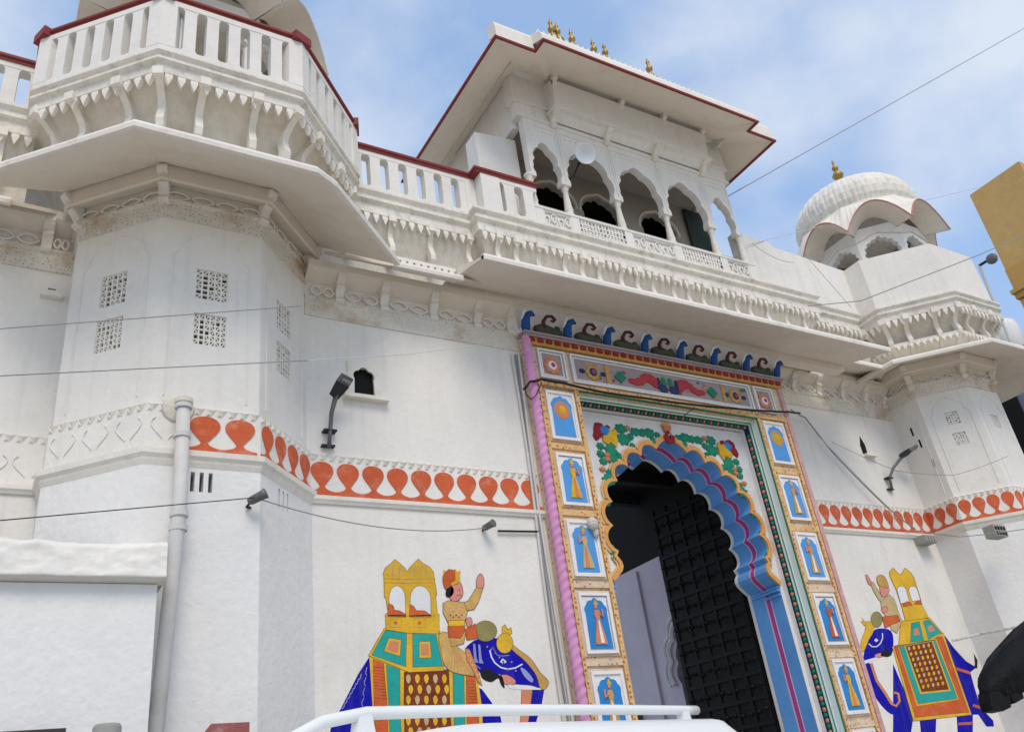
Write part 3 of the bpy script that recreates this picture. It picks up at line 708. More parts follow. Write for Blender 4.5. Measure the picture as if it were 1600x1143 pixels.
# ================================================================== ROOFTOP PAVILION
PV = thing('rooftop_pavilion', 'white arcaded rooftop pavilion with wide red-edged eave above the gate', 'pavilion', (8.2, 8.9, 9.0))
PY_, ZS, ZC = 7.93, 9.44, 11.20
xs = [6.10, 6.72, 7.71, 8.70, 9.67, 10.30]
pil = MB().lathe([(.075, 0), (.075, .10), (.055, .14), (.07, .20), (.06, .3), (.045, .55), (.042, .72), (.06, .76), (.045, .80), (.07, .86), (.085, .90)], (0, 0, 0), 10).mesh('pillar', TRIM, True)
for i, x in enumerate(xs): put('pillar', pil, (x, PY_+.06, ZS), 0, PV, scl=(1, 1, .72))
for i in range(5):
    a, b = xs[i], xs[i+1]; c = (a+b)/2; hw = (b-a)/2-.055
    hw -= .03; sp = 10.12; ap = arch_curve(hw, sp, .68 if i in (1, 2, 3) else .60, 2, .04, 6, .04)
    o = [(a+.004, ZC), (a+.004, sp-.08), (c-hw, sp-.08)]+[(c+p.x, p.y) for p in ap]+[(c+hw, sp-.08), (b-.004, sp-.08), (b-.004, ZC)]
    mb = MB(); mb.xz(o, PY_+.12, .13); A = mb.build('arch', WHITE, PV)
    # raised border lines of the arch panel
    mb = MB(); mb.tube([(a+.05, PY_-.012, sp+.1), (a+.05, PY_-.012, ZC-.12), (b-.05, PY_-.012, ZC-.12), (b-.05, PY_-.012, sp+.1)], .011, 5); mb.build('arch_border', TRIM, A)
    mb = MB()
    for q in range(8): mb.blob((a+.09+(b-a-.18)*(q+.5)/8, PY_-.012, ZC-.2), (.02, .012, .03), 6, 4)
    mb.build('bead_row', TRIM, A)
    # carved parapet panel below the arch
    wd = b-a-.13; h = ZS-9.07-.05
    if i in (1, 3): me = lattice_mesh(wd, h, 14, 4, .020, WHITE, .04)
    else:
        mb = MB(); t = .03
        mb.box(-wd/2, wd/2, 0, .04, 0, t); mb.box(-wd/2, wd/2, 0, .04, h-t, h); mb.box(-wd/2, -wd/2+t, .002, .038, 0, h); mb.box(wd/2-t, wd/2, .002, .038, 0, h)
        mb.box(-wd/2, wd/2, .028, .05, 0, h)
        nn = 4 if wd < .7 else 6
        for q in range(nn):
            cx_ = -wd/2+wd*(q+.5)/nn; sg = 1 if q % 2 else -1
            mb.tube([(cx_+.055*cos(s)*(1-s/14), .015, h/2+sg*.03+.10*sin(s)*(1-s/14)) for s in [k*.5 for k in range(15)]], .013, 5)
        me = mb.mesh('carved_panel', WHITE)
    put('carved_panel', me, (c, PY_-.03, 9.085), 0, PV)
for x in xs:
    mb = MB(); mb.box(x-.075, x+.075, PY_-.04, PY_+.10, 9.052, ZS-.03); mb.build('pedestal', WHITE, PV)
mb = MB(); mb.box(6.02, 10.39, PY_-.05, PY_+.13, ZS-.035, ZS); mb.build('sill', WHITE, PV)
# entablature steps
mb = MB(); mb.box(6.0, 10.40, PY_-.03, PY_+.16, ZC, ZC+.05); mb.box(6.02, 10.38, PY_-.005, PY_+.15, ZC+.05, ZC+.30); mb.box(5.97, 10.43, PY_-.05, PY_+.16, ZC+.30, ZC+.34); mb.build('entablature', WHITE, PV)
mb = MB(); mb.box(5.98, 10.42, PY_-.03, PY_+.20, ZC+.34, 12.1); mb.build('upper_wall', WHITE, PV)
mb = MB(); mb.prism([(6.62, PY_-.03, 11.30), (6.62, PY_-.22, 11.42), (6.62, PY_-.28, 11.95), (6.62, PY_-.03, 12.06)], (3.2, 0, 0)); mb.build('projecting_box', WHITE, PV)
mb = MB(); mb.box(6.58, 9.86, PY_-.26, PY_-.02, 11.385, 11.43); mb.build('box_ledge', WHITE, PV)
bm_ = bracket_mesh(.26, .22, .09)
for x in (6.66, 7.7, 8.7, 9.76): put('bracket', bm_, (x, PY_-.02, 11.16), 0, PV)
bm2 = bracket_mesh(.2, .16, .08)
for x in (6.66, 8.0, 8.9, 9.78): put('bracket', bm2, (x, PY_-.24, 11.86), 0, PV)
# side and back walls, ceiling
mb = MB(); mb.box(6.02, 6.14, PY_+.16, 10.05, ZC-.12, 12.1); mb.box(6.02, 6.13, 8.55, 10.05, 8.96, ZC-.121); mb.build('side_wall', WHITE, PV); mb = MB()
mb.box(10.28, 10.40, PY_+.16, 10.05, ZC-.05, 12.1); mb.build('side_wall', WHITE, PV)
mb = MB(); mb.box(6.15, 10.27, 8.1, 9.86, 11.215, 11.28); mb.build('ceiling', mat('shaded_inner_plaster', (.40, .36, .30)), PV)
YK = 8.78
ACS = [onY(px, py, YK).x for px, py in ((866, 318), (938, 328), (1028, 352))]
bo = [(6.13, 8.96)]
for c in ACS:
    ap = arch_curve(.37, 10.46, .36, 3, .03, 5, .1); bo += [(c-.37, 8.96)]+[(c+p.x, p.y) for p in ap]+[(c+.37, 8.96)]
bo += [(10.2, 8.96), (10.2, 11.21), (6.13, 11.21)]
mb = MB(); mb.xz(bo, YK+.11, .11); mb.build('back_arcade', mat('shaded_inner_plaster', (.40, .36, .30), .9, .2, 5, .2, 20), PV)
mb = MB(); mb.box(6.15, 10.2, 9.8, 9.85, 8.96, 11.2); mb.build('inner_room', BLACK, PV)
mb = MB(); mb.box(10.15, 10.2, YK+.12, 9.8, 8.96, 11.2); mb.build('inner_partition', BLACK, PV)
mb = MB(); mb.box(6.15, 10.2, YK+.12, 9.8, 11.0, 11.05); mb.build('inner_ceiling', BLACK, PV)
for c in ACS:
    mb = MB(); mb.tube([(c+p.x*1.2, YK-.01, 10.46+(p.y-10.46)*1.2) for p in arch_curve(.37, 10.46, .36, 3, .0, 3, .1)], .022, 5); mb.build('arch_border', TRIM, PV)
a_, b_ = onY(1068, 330, YK-.05), onY(1112, 395, YK-.05)
mb = MB(); mb.box(a_.x, b_.x+.12, YK-.06, YK-.02, b_.z-.3, a_.z+.05); mb.build('dark_mesh_panel', GREENG, PV)
for zz in (9.62, 9.74):
    mb = MB(); mb.tube([(6.1, PY_+.25, zz), (10.3, PY_+.25, zz)], .008, 6); mb.build('tie_rod', PIPE, PV)
mb = MB(); mb.tube([(10.3, 8.1, 9.75), (10.34, 9.9, 9.75)], .012, 6); mb.tube([(10.34, 9.9, 8.95), (10.34, 9.9, 11.2)], .04, 8); mb.build('corner_post', TRIM, PV)
# the wide eave: stepped forward in the middle
ZE, ZI = 11.60, 12.05
inn = [(6.0, 10.0), (6.0, 7.78), (6.62, 7.78), (6.62, 7.66), (9.82, 7.66), (9.82, 7.78), (10.42, 7.78), (10.42, 10.0)]
oub = [(5.20, 10.4), (5.20, 7.03), (5.87, 7.03), (5.87, 6.80), (10.20, 6.80), (10.20, 7.03), (10.84, 7.03), (10.84, 10.4)]
mb = MB()
for k in range(7):
    mb.quad((*inn[k], ZI), (*oub[k], ZE), (*oub[k+1], ZE), (*inn[k+1], ZI))
mb.build('eave_soffit', SOFFIT, PV)
MB().sweep(oub, [(-.03, ZE-.006), (.006, ZE-.006), (.01, ZE+.026), (-.03, ZE+.026)]).build('red_edge', RED, PV)
MB().sweep(oub[3:5], [(-.6, ZE+.36), (-.005, ZE+.03), (-.015, ZE+.14), (-.06, ZE+.24), (-.14, ZE+.30), (-.6, ZE+.60)]).build('eave_fascia', TRIM, PV)
for pth in ([(5.23, 7.03), (5.868, 7.03)], [(10.202, 7.03), (10.80, 7.03)]): MB().sweep(pth, [(-.22, ZE+.17), (-.004, ZE+.03), (-.02, ZE+.30), (-.05, ZE+.38), (-.10, ZE+.40), (-.22, ZE+.42)]).build('eave_fascia', TRIM, PV)
mb = MB(); ob_ = offset(oub, -.02)
for k in (1, 3, 5):
    a, b = Vector(ob_[k]), Vector(ob_[k+1]); n = max(3, int((b-a).length/.19))
    for i in range(n):
        p = a.lerp(b, (i+.5)/n); mb.blob((p.x, p.y+.012, ZE+.12), (.028, .02, .028), 6, 4)
mb.build('fascia_rosettes', ORN, PV)
cr_ = MB(); cr_.prism([(-.045, 0, 0), (.045, 0, 0), (.05, 0, .05), (.02, 0, .09), (0, 0, .14), (-.02, 0, .09), (-.05, 0, .05)], (0, .03, 0)); crme = cr_.mesh('merlon', TRIM)
for q_ in range(42): put('merlon', crme, (5.95+q_*.102, 6.96, ZE+.305), 0, PV)
# curved roof rising behind the fascia
mb = MB(); prof = [(7.1, 11.92), (7.3, 12.35), (7.6, 12.85), (8.0, 13.12), (8.5, 13.22), (9.0, 13.12), (9.6, 12.6), (10.2, 11.92)]
nx = 14
def q(ii, jj):
    u = -1+2*ii/nx; return (8.03+2.2*u, prof[jj][0], prof[jj][1]-(prof[jj][1]-11.92)*.75*u**4)
mb.grid(nx, len(prof)-1, q)
for ii in (0, nx): mb.add([q(ii, jj) for jj in range(len(prof))], [tuple(range(len(prof)))])
mb.build('curved_roof', TRIM, PV, True)
mb = MB(); mb.box(5.95, 10.47, 7.62, 10.3, 12.07, 12.12); mb.build('roof_slab', TRIM, PV)
fin = MB().lathe([(.08, 0), (.08, .06), (.03, .10), (.03, .14), (.08, .20), (.105, .27), (.08, .34), (.026, .38), (.026, .46), (.06, .50), (.066, .55), (.03, .59), (.025, .66), (.04, .69), (.004, .80)], (0, 0, 0), 12).mesh('brass_finial', BRASS, True)
for px, py, s in ((858, 30, 1), (868, 36, .85), (890, 46, .95), (924, 62, .95), (942, 68, .9), (1010, 92, 1.0)):
    p = onY(px, py, 8.0); put('brass_finial', fin, (p.x, 8.0, p.z-.80*s), 0, PV, scl=(s, s, s))
    mb = MB(); mb.lathe([(.2, 0), (.16, max(.05, p.z-.80*s-12.75)*.5), (.10, max(.06, p.z-.80*s-12.75))], (p.x, 8.0, 12.75), 10); mb.build('finial_base', TRIM, PV)
# round lamp reflector hanging in the arcade
DS = thing('reflector_dish', 'round white reflector fixed in the second arch of the pavilion', 'lamp', (7.03, 7.68, 10.3))
c = onY(915, 240, 7.66)
ax = Vector((-.25, -.85, -.35)).normalized()
MB().lathe([(.03, -.14), (.07, -.13), (.11, -.06), (.17, .0), (.175, .01), (.16, .005), (.05, -.05)], c, 20, axis=ax).build('bowl', DISH, DS, True)
mb = MB(); mb.tube([c-ax*.13, c-ax*.2+Vector((0, .1, -.05)), Vector((c.x-.08, 7.95, c.z-.25)), Vector((c.x-.33, 7.97, c.z-.42))], .018, 6); mb.build('arm', DARKM, DS)

# ================================================================== PAINTED GATEWAY
GW = thing('painted_gateway', 'tall gateway painted in pink, gold, green and blue with a cusped arch', 'gateway', (7.75, 8.1, 0))
GY = 7.88; XL0, XL1, XR0, XR1 = 5.57, 6.18, 9.33, 9.95; ZT = 7.14
mb = MB(); mb.box(5.47, XL1-.002, GY, 8.5, 0, 6.42); mb.box(XR0+.002, 10.04, GY, 8.74, 0, 6.42); mb.box(5.47, 10.04, GY+.001, 8.74, 6.432, ZT); mb.build('pier_masonry', PEACH2, GW)
# twisted rose column on the left edge, speckled strip on the right edge
mb = MB(); n = 10; b = 0
NTW = 560
for i in range(NTW+1):
    z = i*(ZT-.02)/NTW
    for j in range(n):
        an = 2*pi*j/n; r = .060*(1+.10*cos(2*an-z*62)); mb.v.append((5.505+r*cos(an), GY-.015+r*sin(an), z))
for i in range(NTW):
    for j in range(n): mb.f.append((i*n+j, i*n+(j+1) % n, (i+1)*n+(j+1) % n, (i+1)*n+j))
mb.build('twisted_column', ROSE, GW, True)
mb = MB(); mb.box(9.965, 10.045, GY-.03, GY+.02, 0, ZT-.06); mb.build('edge_strip', mat('speckled_rose', (.64, .36, .36), .7, .3, 40, .5, 60, (.7, .6, .5), .6, 22), GW)
# top cornice: dark line, mustard band with crimson blocks
mb = MB(); mb.box(5.46, 10.06, GY-.075, GY+.05, ZT-.03, ZT); mb.box(5.44, 10.08, GY-.10, GY+.05, ZT, ZT+.03); mb.build('cornice', LILAC, GW)
mb = MB(); mb.box(5.46, 10.05, GY-.05, GY+.02, ZT-.135, ZT-.031); mb.build('mustard_band', MUST, GW)
cb = MB(); cb.box(-.042, .042, -.02, .01, 0, .052); cbm = cb.mesh('crimson_block', CRIM)
for i in range(34): put('crimson_block', cbm, (5.56+i*.1335, GY-.052, ZT-.095), 0, GW)
def frame(par, x0, x1, z0, z1, y, wd, m, pr=.03, name='frame'):
    mb = MB(); mb.box(x0, x1, y-pr, y+.02, z0, z0+wd); mb.box(x0, x1, y-pr, y+.02, z1-wd, z1); mb.box(x0, x0+wd, y-pr+.0015, y+.02, z0+wd, z1-wd); mb.box(x1-wd, x1, y-pr+.0015, y+.02, z0+wd, z1-wd)
    return mb.build(name, m, par)
def lilpanel(x0, x1, z0, z1):
    p = MB(); p.box(x0, x1, GY-.006, GY+.01, z0, z1); o = p.build('cornice_panel', LILAC, GW)
    frame(o, x0, x1, z0, z1, GY-.006, .022, CREAM, .035); frame(o, x0+.04, x1-.04, z0+.04, z1-.04, GY-.006, .016, CREAM, .02)
    return o
def rosette(par, cx, cz, r, ms):
    for k, m in enumerate(ms):
        q = r*(1-.30*k); mb = MB()
        if k == 0:
            for j in range(8): mb.blob((cx+q*.68*cos(pi/4*j), GY-.014, cz+q*.68*sin(pi/4*j)), (q*.34, .018, q*.34), 7, 4)
        else: mb.blob((cx, GY-.016-.008*k, cz), (q*.75, .02, q*.75), 12, 5)
        mb.build('petals' if k == 0 else 'flower_centre', m, par)
for x0, x1 in ((5.64, 6.05), (9.42, 9.80)):
    o = lilpanel(x0, x1, 6.55, 6.97); rosette(o, (x0+x1)/2, 6.75, .13, (CORAL, CREAM, PINK))
o = lilpanel(6.14, 9.34, 6.55, 6.97)
for cx in (6.48, 9.02):
    rosette(o, cx, 6.75, .12, (MUST, NAVY, PINK))
    for s in (-1, 1):
        mb = MB(); mb.blob((cx+s*.17, GY-.012, 6.75), (.05, .015, .035), 8, 4); mb.build('bud', NAVY, o)
for cx in (6.72, 8.80):
    mb = MB(); mb.box(cx-.03, cx+.03, GY-.02, GY, 6.62, 6.90); mb.build('divider', MUST, o)
for s in (-1, 1):
    mb = MB(); c = 7.75+s*.82; mb.prism([(c-.1, GY-.006, 6.75), (c, GY-.006, 6.66), (c+.1, GY-.006, 6.75), (c, GY-.006, 6.84)], (0, -.02, 0)); mb.build('leaf', GREEN, o)
    mb = MB()
    for q in range(7): mb.blob((7.75+s*(.22+.065*q), GY-.01, 6.76+.05*sin(q*.9)), (.085, .02, .095-.008*q), 8, 4)
    mb.build('lotus_spray', mat('lotus_red', (.48, .05, .06), .65, .3, 25, .3, 40), o)
    mb = MB(); mb.blob((7.75+s*.10, GY-.015, 6.68), (.10, .02, .07), 9, 4); mb.blob((7.75+s*.16, GY-.02, 6.76), (.03, .02, .09), 8, 4); mb.build('bird', NAVY, o)
    mb = MB(); mb.blob((7.75+s*.06, GY-.012, 6.79), (.05, .02, .08), 8, 4); mb.build('bird_wing', GREEN, o)
PK1 = mat('dusty_pink_paint', (.52, .26, .26), .75, .3, 25, .3, 40, (.35, .22, .2), .5, 9); PK2 = mat('dull_red_paint', (.40, .07, .07), .7, .3, 25, .3, 40)
random.seed(11)
for q in range(46):
    x_ = 6.24+random.random()*3.0; z_ = 6.62+random.random()*.26
    mb = MB(); mb.blob((x_, GY-.010, z_), (.022+.02*random.random(), .012, .016+.016*random.random()), 7, 4); mb.build('small_petal', (PK1, PK2, MUST, PK1, GREEN)[q % 5], o)
# side niches with painted figures
ROBES = [GOLD, MUST, CORAL, GOLD, VERM, MUST, BEIGE]
def niche_panel(x0, x1, z0, z1, idx, kind):
    p = MB(); p.box(x0-.055, x1+.055, GY-.018, GY+.01, z0-.055, z1+.055); o = p.build('niche_panel', PEACH if idx < 2 else PEACH2, GW)
    frame(o, x0-.03, x1+.03, z0-.03, z1+.03, GY-.018, .035, CREAM, .022); frame(o, x0+.002, x1-.002, z0+.002, z1-.002, GY-.018, .012, LILAC if idx % 2 else CREAM, .008, 'inner_frame')
    mb = MB(); mb.box(x0+.012, x1-.012, GY-.024, GY-.016, z0+.012, z1-.012); mb.build('panel_ground', CREAM, o)
    c = (x0+x1)/2; hw = (x1-x0)/2-.028; h = z1-z0
    ap = arch_curve(hw*.95, z0+h*.68, h*.235, 2, .012, 4, .1)
    mb = MB(); mb.prism([(c-hw, GY-.024, z0+.02)]+[(c+q.x, GY-.024, q.y) for q in ap]+[(c+hw, GY-.024, z0+.02)], (0, -.006, 0)); mb.build('blue_ground', NBLUE if idx < 3 else NBLUE2, o)
    y = GY-.030
    if kind == 'sun':
        mb = MB(); mb.blob((c, y, z0+h*.62), (hw*.78, .012, hw*.85), 14, 5); mb.build('sun_disc', CORAL if x0 < 7 else MUST, o)
        mb = MB(); mb.blob((c, y-.006, z0+h*.62), (hw*.4, .012, hw*.45), 12, 5); mb.build('sun_face', GOLD, o)
    else:
        rb = ROBES[(idx*3+(0 if x0 < 7 else 2)) % 7]; s = 1 if idx % 2 else -1; w_ = hw*.82
        robe = [(-.62, .06), (.62, .06), (.50, .22), (.30, .42), (.20, .52), (.34, .60), (.24, .68), (-.22, .68), (-.30, .58), (-.16, .50), (-.32, .36), (-.52, .2)]
        mb = MB(); mb.prism([(c+s*x*w_, y, z0+.03+zz*h) for x, zz in robe], (0, -.010, 0)); mb.build('robe', rb, o)
        mb = MB(); mb.prism([(c+s*x*w_, y-.011, z0+.03+zz*h) for x, zz in ((-.1, .08), (.3, .08), (.14, .4), (.08, .5), (-.06, .45))], (0, -.004, 0)); mb.build('sash', CORAL if rb in (GOLD, BEIGE) else CREAM, o)
        mb = MB(); mb.blob((c, y-.004, z0+.03+h*.745), (w_*.20, .010, w_*.24), 10, 5); mb.build('head', SKINP, o)
        mb = MB(); mb.prism([(c-w_*.24, y-.003, z0+.03+h*.77), (c+w_*.24, y-.003, z0+.03+h*.77), (c+w_*.1, y-.003, z0+.03+h*.83), (c, y-.003, z0+.03+h*.87), (c-w_*.1, y-.003, z0+.03+h*.83)], (0, -.011, 0)); mb.build('crown', GOLD, o)
        mb = MB(); mb.tube([(c+s*.22*w_, y-.008, z0+h*.66), (c+s*.62*w_, y-.008, z0+h*.60), (c+s*.60*w_, y-.008, z0+h*.74)], .012, 5); mb.build('arm', SKINP, o)
for r in range(8):
    z0 = 5.74-.842*r
    if z0 < -.1: z0 = .05; 
    z1 = min(z0+.60, 6.34)
    if r == 7: break
    niche_panel(5.69, 6.05, z0, z1, r, 'sun' if r == 0 else 'figure')
    niche_panel(9.45, 9.81, z0+.03, z1+.03, r, 'sun' if r == 0 else 'figure')
    for x0, x1 in ((5.59, 6.165), (9.345, 9.945)):
        mb = MB(); mb.box(x0, x1, GY-.026, GY, z0-.155, z0-.085); mb.build('cross_bar', PEACH if r < 2 else PEACH2, GW)
for x0, x1 in ((5.578, 5.622), (6.115, 6.172), (9.34, 9.385), (9.885, 9.94)):
    mb = MB(); mb.box(x0, x1, GY-.034, GY, 0, 6.5); mb.build('bead_strip', PEACH, GW)
mb = MB(); mb.box(5.58, 9.95, GY-.036, GY, 6.44, 6.515); mb.build('bead_strip', PEACH, GW)
# stepped frame round the arch: green, mint, green, beads, navy line
SX0, SX1, SZ, SY = 6.205, 9.305, 6.35, 8.20
def gate_sweep(pr, m, name):
    """profile [(inward offset, y)] carried up the left jamb, across and down the right"""
    rings = []
    for d, y in pr: rings.append([(XL1+d, y, 0), (XL1+d, y, 6.43-d*3), (XR0-d, y, 6.43-d*3), (XR0-d, y, 0)])
    mb = MB()
    for k in range(len(rings)-1):
        for i in range(3): mb.quad(rings[k][i], rings[k+1][i], rings[k+1][i+1], rings[k][i+1])
    return mb.build(name, m, GW)
gate_sweep([(-.006, GY+.02), (-.006, GY-.022), (.002, GY-.022), (.003, GY-.004)], GREEN, 'green_moulding')
gate_sweep([(.002, GY-.006), (-.001, GY+.01), (-.001, GY+.085), (.007, GY+.108)], MINT, 'mint_moulding')
gate_sweep([(.006, GY+.106), (.010, GY+.109), (.010, GY+.119), (.009, GY+.122)], GREEN, 'green_moulding')
gate_sweep([(.008, GY+.12), (.006, GY+.138), (.010, GY+.158)], MINT, 'mint_moulding')
gate_sweep([(.009, GY+.156), (.012, GY+.159), (.012, GY+.168), (.012, GY+.170)], GREEN, 'green_moulding')
gate_sweep([(.010, GY+.168), (.014, GY+.238)], NAVY, 'bead_channel')
gate_sweep([(.013, GY+.236), (.017, GY+.24), (.019, GY+.252), (.02, GY+.256)], NAVY, 'navy_line')
gate_sweep([(.018, GY+.254), (.022, SY+.02)], CREAM, 'white_reveal')
bdm = [MB().blob((0, 0, 0), (.018, .028, .032), 7, 4).mesh('bead', m, True) for m in (CORAL, LEAF)]
q = 0
bd_ = .020; yb = GY+.203
zz = .1
while zz < 6.26:
    for x in (XL1+bd_, XR0-bd_): put('bead', bdm[q % 2], (x, yb, zz), 0, GW)
    zz += .066; q += 1
xx = XL1+bd_+.05
while xx < XR0-bd_-.02: put('bead', bdm[q % 2], (xx, yb, 6.43-.045), 0, GW); xx += .066; q += 1
# cusped arch outline on the spandrel plane
ACX = 7.84
base = [Vector(p) for p in ((-1.235, 4.40), (-1.25, 4.62), (-1.225, 4.88), (-1.13, 5.16), (-.95, 5.42), (-.70, 5.62), (-.42, 5.76), (-.16, 5.87), (0, 5.985))]
def half_arch():
    """left half: bracket foot, then lobes up to the pointed crown"""
    pts = [Vector((-1.385, 4.03)), Vector((-1.33, 4.07)), Vector((-1.23, 4.16)), Vector((-1.205, 4.215)), Vector((-1.215, 4.27)), Vector((-1.27, 4.34))]
    # dense polyline of the base curve
    dn = []
    for i in range(len(base)-1):
        p0 = base[max(i-1, 0)]; p1 = base[i]; p2 = base[i+1]; p3 = base[min(i+2, len(base)-1)]
        for j in range(20):
            t = j/20; dn.append(.5*((2*p1)+(-p0+p2)*t+(2*p0-5*p1+4*p2-p3)*t*t+(-p0+3*p1-3*p2+p3)*t**3))
    dn.append(base[-1]); ln_ = [0]
    for a, b in zip(dn, dn[1:]): ln_.append(ln_[-1]+(b-a).length)
    T = ln_[-1]; NLB = 7; res = []
    def at(s):
        for i in range(len(ln_)-1):
            if ln_[i+1] >= s:
                f = (s-ln_[i])/max(1e-9, ln_[i+1]-ln_[i]); t = (dn[i+1]-dn[i]).normalized(); return dn[i].lerp(dn[i+1], f), Vector((-t.y, t.x))
        return dn[-1], Vector((0, 1))
    for k in range(NLB):
        for j in range(7):
            u = j/7; p, nr = at(T*(k+u)/NLB); dep = .11 if k < NLB-1 else .05
            res.append(p+nr*dep*(sin(pi*u)**.75 if u > 0 else 0))
    return pts+res+[dn[-1]]
hl = [Vector((p.x*1.005, 1.6+(p.y-1.6)*1.0186)) for p in half_arch()]; SPZ = 1.6+(4.03-1.6)*1.0186
AR = [Vector((p.x, p.y)) for p in hl]+[Vector((-p.x, p.y)) for p in reversed(hl[:-1])]      # about ACX
outl = [(SX0, SPZ), (SX0, SZ), (SX1, SZ), (SX1, SPZ)]+[(ACX+p.x, p.y) for p in reversed(AR)]
mb = MB(); mb.xz(outl, SY+.06, .06); mb.build('spandrel', CREAM, GW)
for s, xa, xb in ((0, SX0, ACX-1.392), (1, ACX+1.392, SX1)): 
    if xb-xa > .01: mb = MB(); mb.box(xa, xb, SY, SY+.05, 0, SPZ); mb.build('jamb_strip', CREAM, GW)
def arch_ribbon(d0, d1, y0, y1, m, name):
    """flat raised band following the arch between two outward offsets"""
    n = len(AR); nr = []
    for i in range(n):
        t = (AR[min(i+1, n-1)]-AR[max(i-1, 0)]).normalized(); nr.append(Vector((-t.y, t.x)))
    mb = MB()
    A = [AR[i]+nr[i]*d0 for i in range(n)]; B = [AR[i]+nr[i]*d1 for i in range(n)]
    A = [Vector((max(-1.46, min(1.46, p.x)), p.y)) for p in A]; B = [Vector((max(-1.46, min(1.46, p.x)), p.y)) for p in B]
    for i in range(n-1):
        a, b, c, d = A[i], A[i+1], B[i+1], B[i]
        mb.quad((ACX+a.x, y1, a.y), (ACX+b.x, y1, b.y), (ACX+c.x, y1, c.y), (ACX+d.x, y1, d.y))
        mb.quad((ACX+d.x, y1, d.y), (ACX+c.x, y1, c.y), (ACX+c.x, y0, c.y), (ACX+d.x, y0, d.y))
        mb.quad((ACX+b.x, y1, b.y), (ACX+a.x, y1, a.y), (ACX+a.x, y0, a.y), (ACX+b.x, y0, b.y))
    return mb.build(name, m, GW)
arch_ribbon(.0, .052, SY, SY-.034, OUTL, 'arch_outline')
arch_ribbon(.054, .085, SY, SY-.022, mat('pale_orange_paint', (.78, .50, .24), .7, .2, 20, .2, 40), 'arch_outline')
# blue soffit of the arch: front ring, magenta line with white fillets, rear ring, and jambs below
PALEP = mat('pale_pink_fillet', (.62, .46, .56), .7, .2, 14, .1, 40)
def ring(y0, y1, k0, k1, m, name):
    jam = [Vector((-1.392, 0)), Vector((-1.392, SPZ-.07))]
    pts = jam+AR+[Vector((-p.x, p.y)) for p in reversed(jam)]
    def sc_(p, k): return (ACX+p.x*k, ((p.y-SPZ)*k+SPZ) if p.y > SPZ-.03 else p.y)
    mb = MB()
    for a, b in zip(pts, pts[1:]):
        A, B, C_, D = sc_(a, k0), sc_(b, k0), sc_(b, k1), sc_(a, k1)
        mb.quad((A[0], y0, A[1]), (B[0], y0, B[1]), (C_[0], y1, C_[1]), (D[0], y1, D[1]))
    return mb.build(name, m, GW)
ring(SY-.005, SY+.20, 1.0, .998, BLUE, 'soffit_ring')
ring(SY+.20, SY+.207, .998, .993, PALEP, 'pale_fillet')
ring(SY+.207, SY+.268, .993, .985, PINK, 'magenta_line')
ring(SY+.268, SY+.29, .985, .982, PALEP, 'pale_fillet')
ring(SY+.29, SY+.50, .982, .965, BLUE, 'soffit_ring')
mb = MB(); o2 = [(ACX-1.9, 0), (ACX-1.9, 6.55), (ACX+1.9, 6.55), (ACX+1.9, 0), (ACX+1.343, 0)]+[(ACX+p.x*.965, (p.y-SPZ)*.965+SPZ) for p in reversed(AR)]+[(ACX-1.343, 0)]
mb.xz(o2, SY+.56, .055); mb.build('rear_face', WHITE, GW)
# capitals of the blue jambs
for s in (-1, 1):
    mb = MB()
    for z, d in ((SPZ-.13, .02), (SPZ-.07, .045), (SPZ-.03, .03)): mb.box(min(ACX+s*1.395, ACX+s*(1.385-d)), max(ACX+s*1.395, ACX+s*(1.385-d)), SY+.002, SY+.49, z, z+.03)
    mb.build('jamb_capital', BLUE, GW)
# floral relief on the spandrel
def leafrel(x, z, rx, rz, m, name='leaf', y=SY-.006, dy=.022):
    z = 1.6+(z-1.6)*1.0186
    mb = MB(); n = 28; ph = (x*37+z*53) % 6.28; lob = 7 if name == 'leaf' else 5; am = .16 if name == 'leaf' else .08
    rr = [1+am*cos(lob*2*pi*i/n+ph) for i in range(n)]; b = 0
    for k, (f, yy) in enumerate(((1.12, y+.006), (1.08, y-dy*.55), (.72, y-dy*.95), (.3, y-dy*1.05))):
        for i in range(n): mb.v.append((x+rx*f*(rr[i] if k < 3 else 1)*cos(2*pi*i/n), yy+(.006 if (i % 4 == 0 and k == 2) else 0), z+rz*f*(rr[i] if k < 3 else 1)*sin(2*pi*i/n)))
    for k in range(3):
        for i in range(n): mb.f.append((k*n+i, k*n+(i+1) % n, (k+1)*n+(i+1) % n, (k+1)*n+i))
    mb.f.append(tuple(3*n+i for i in range(n)))
    return mb.build(name, m, GW)
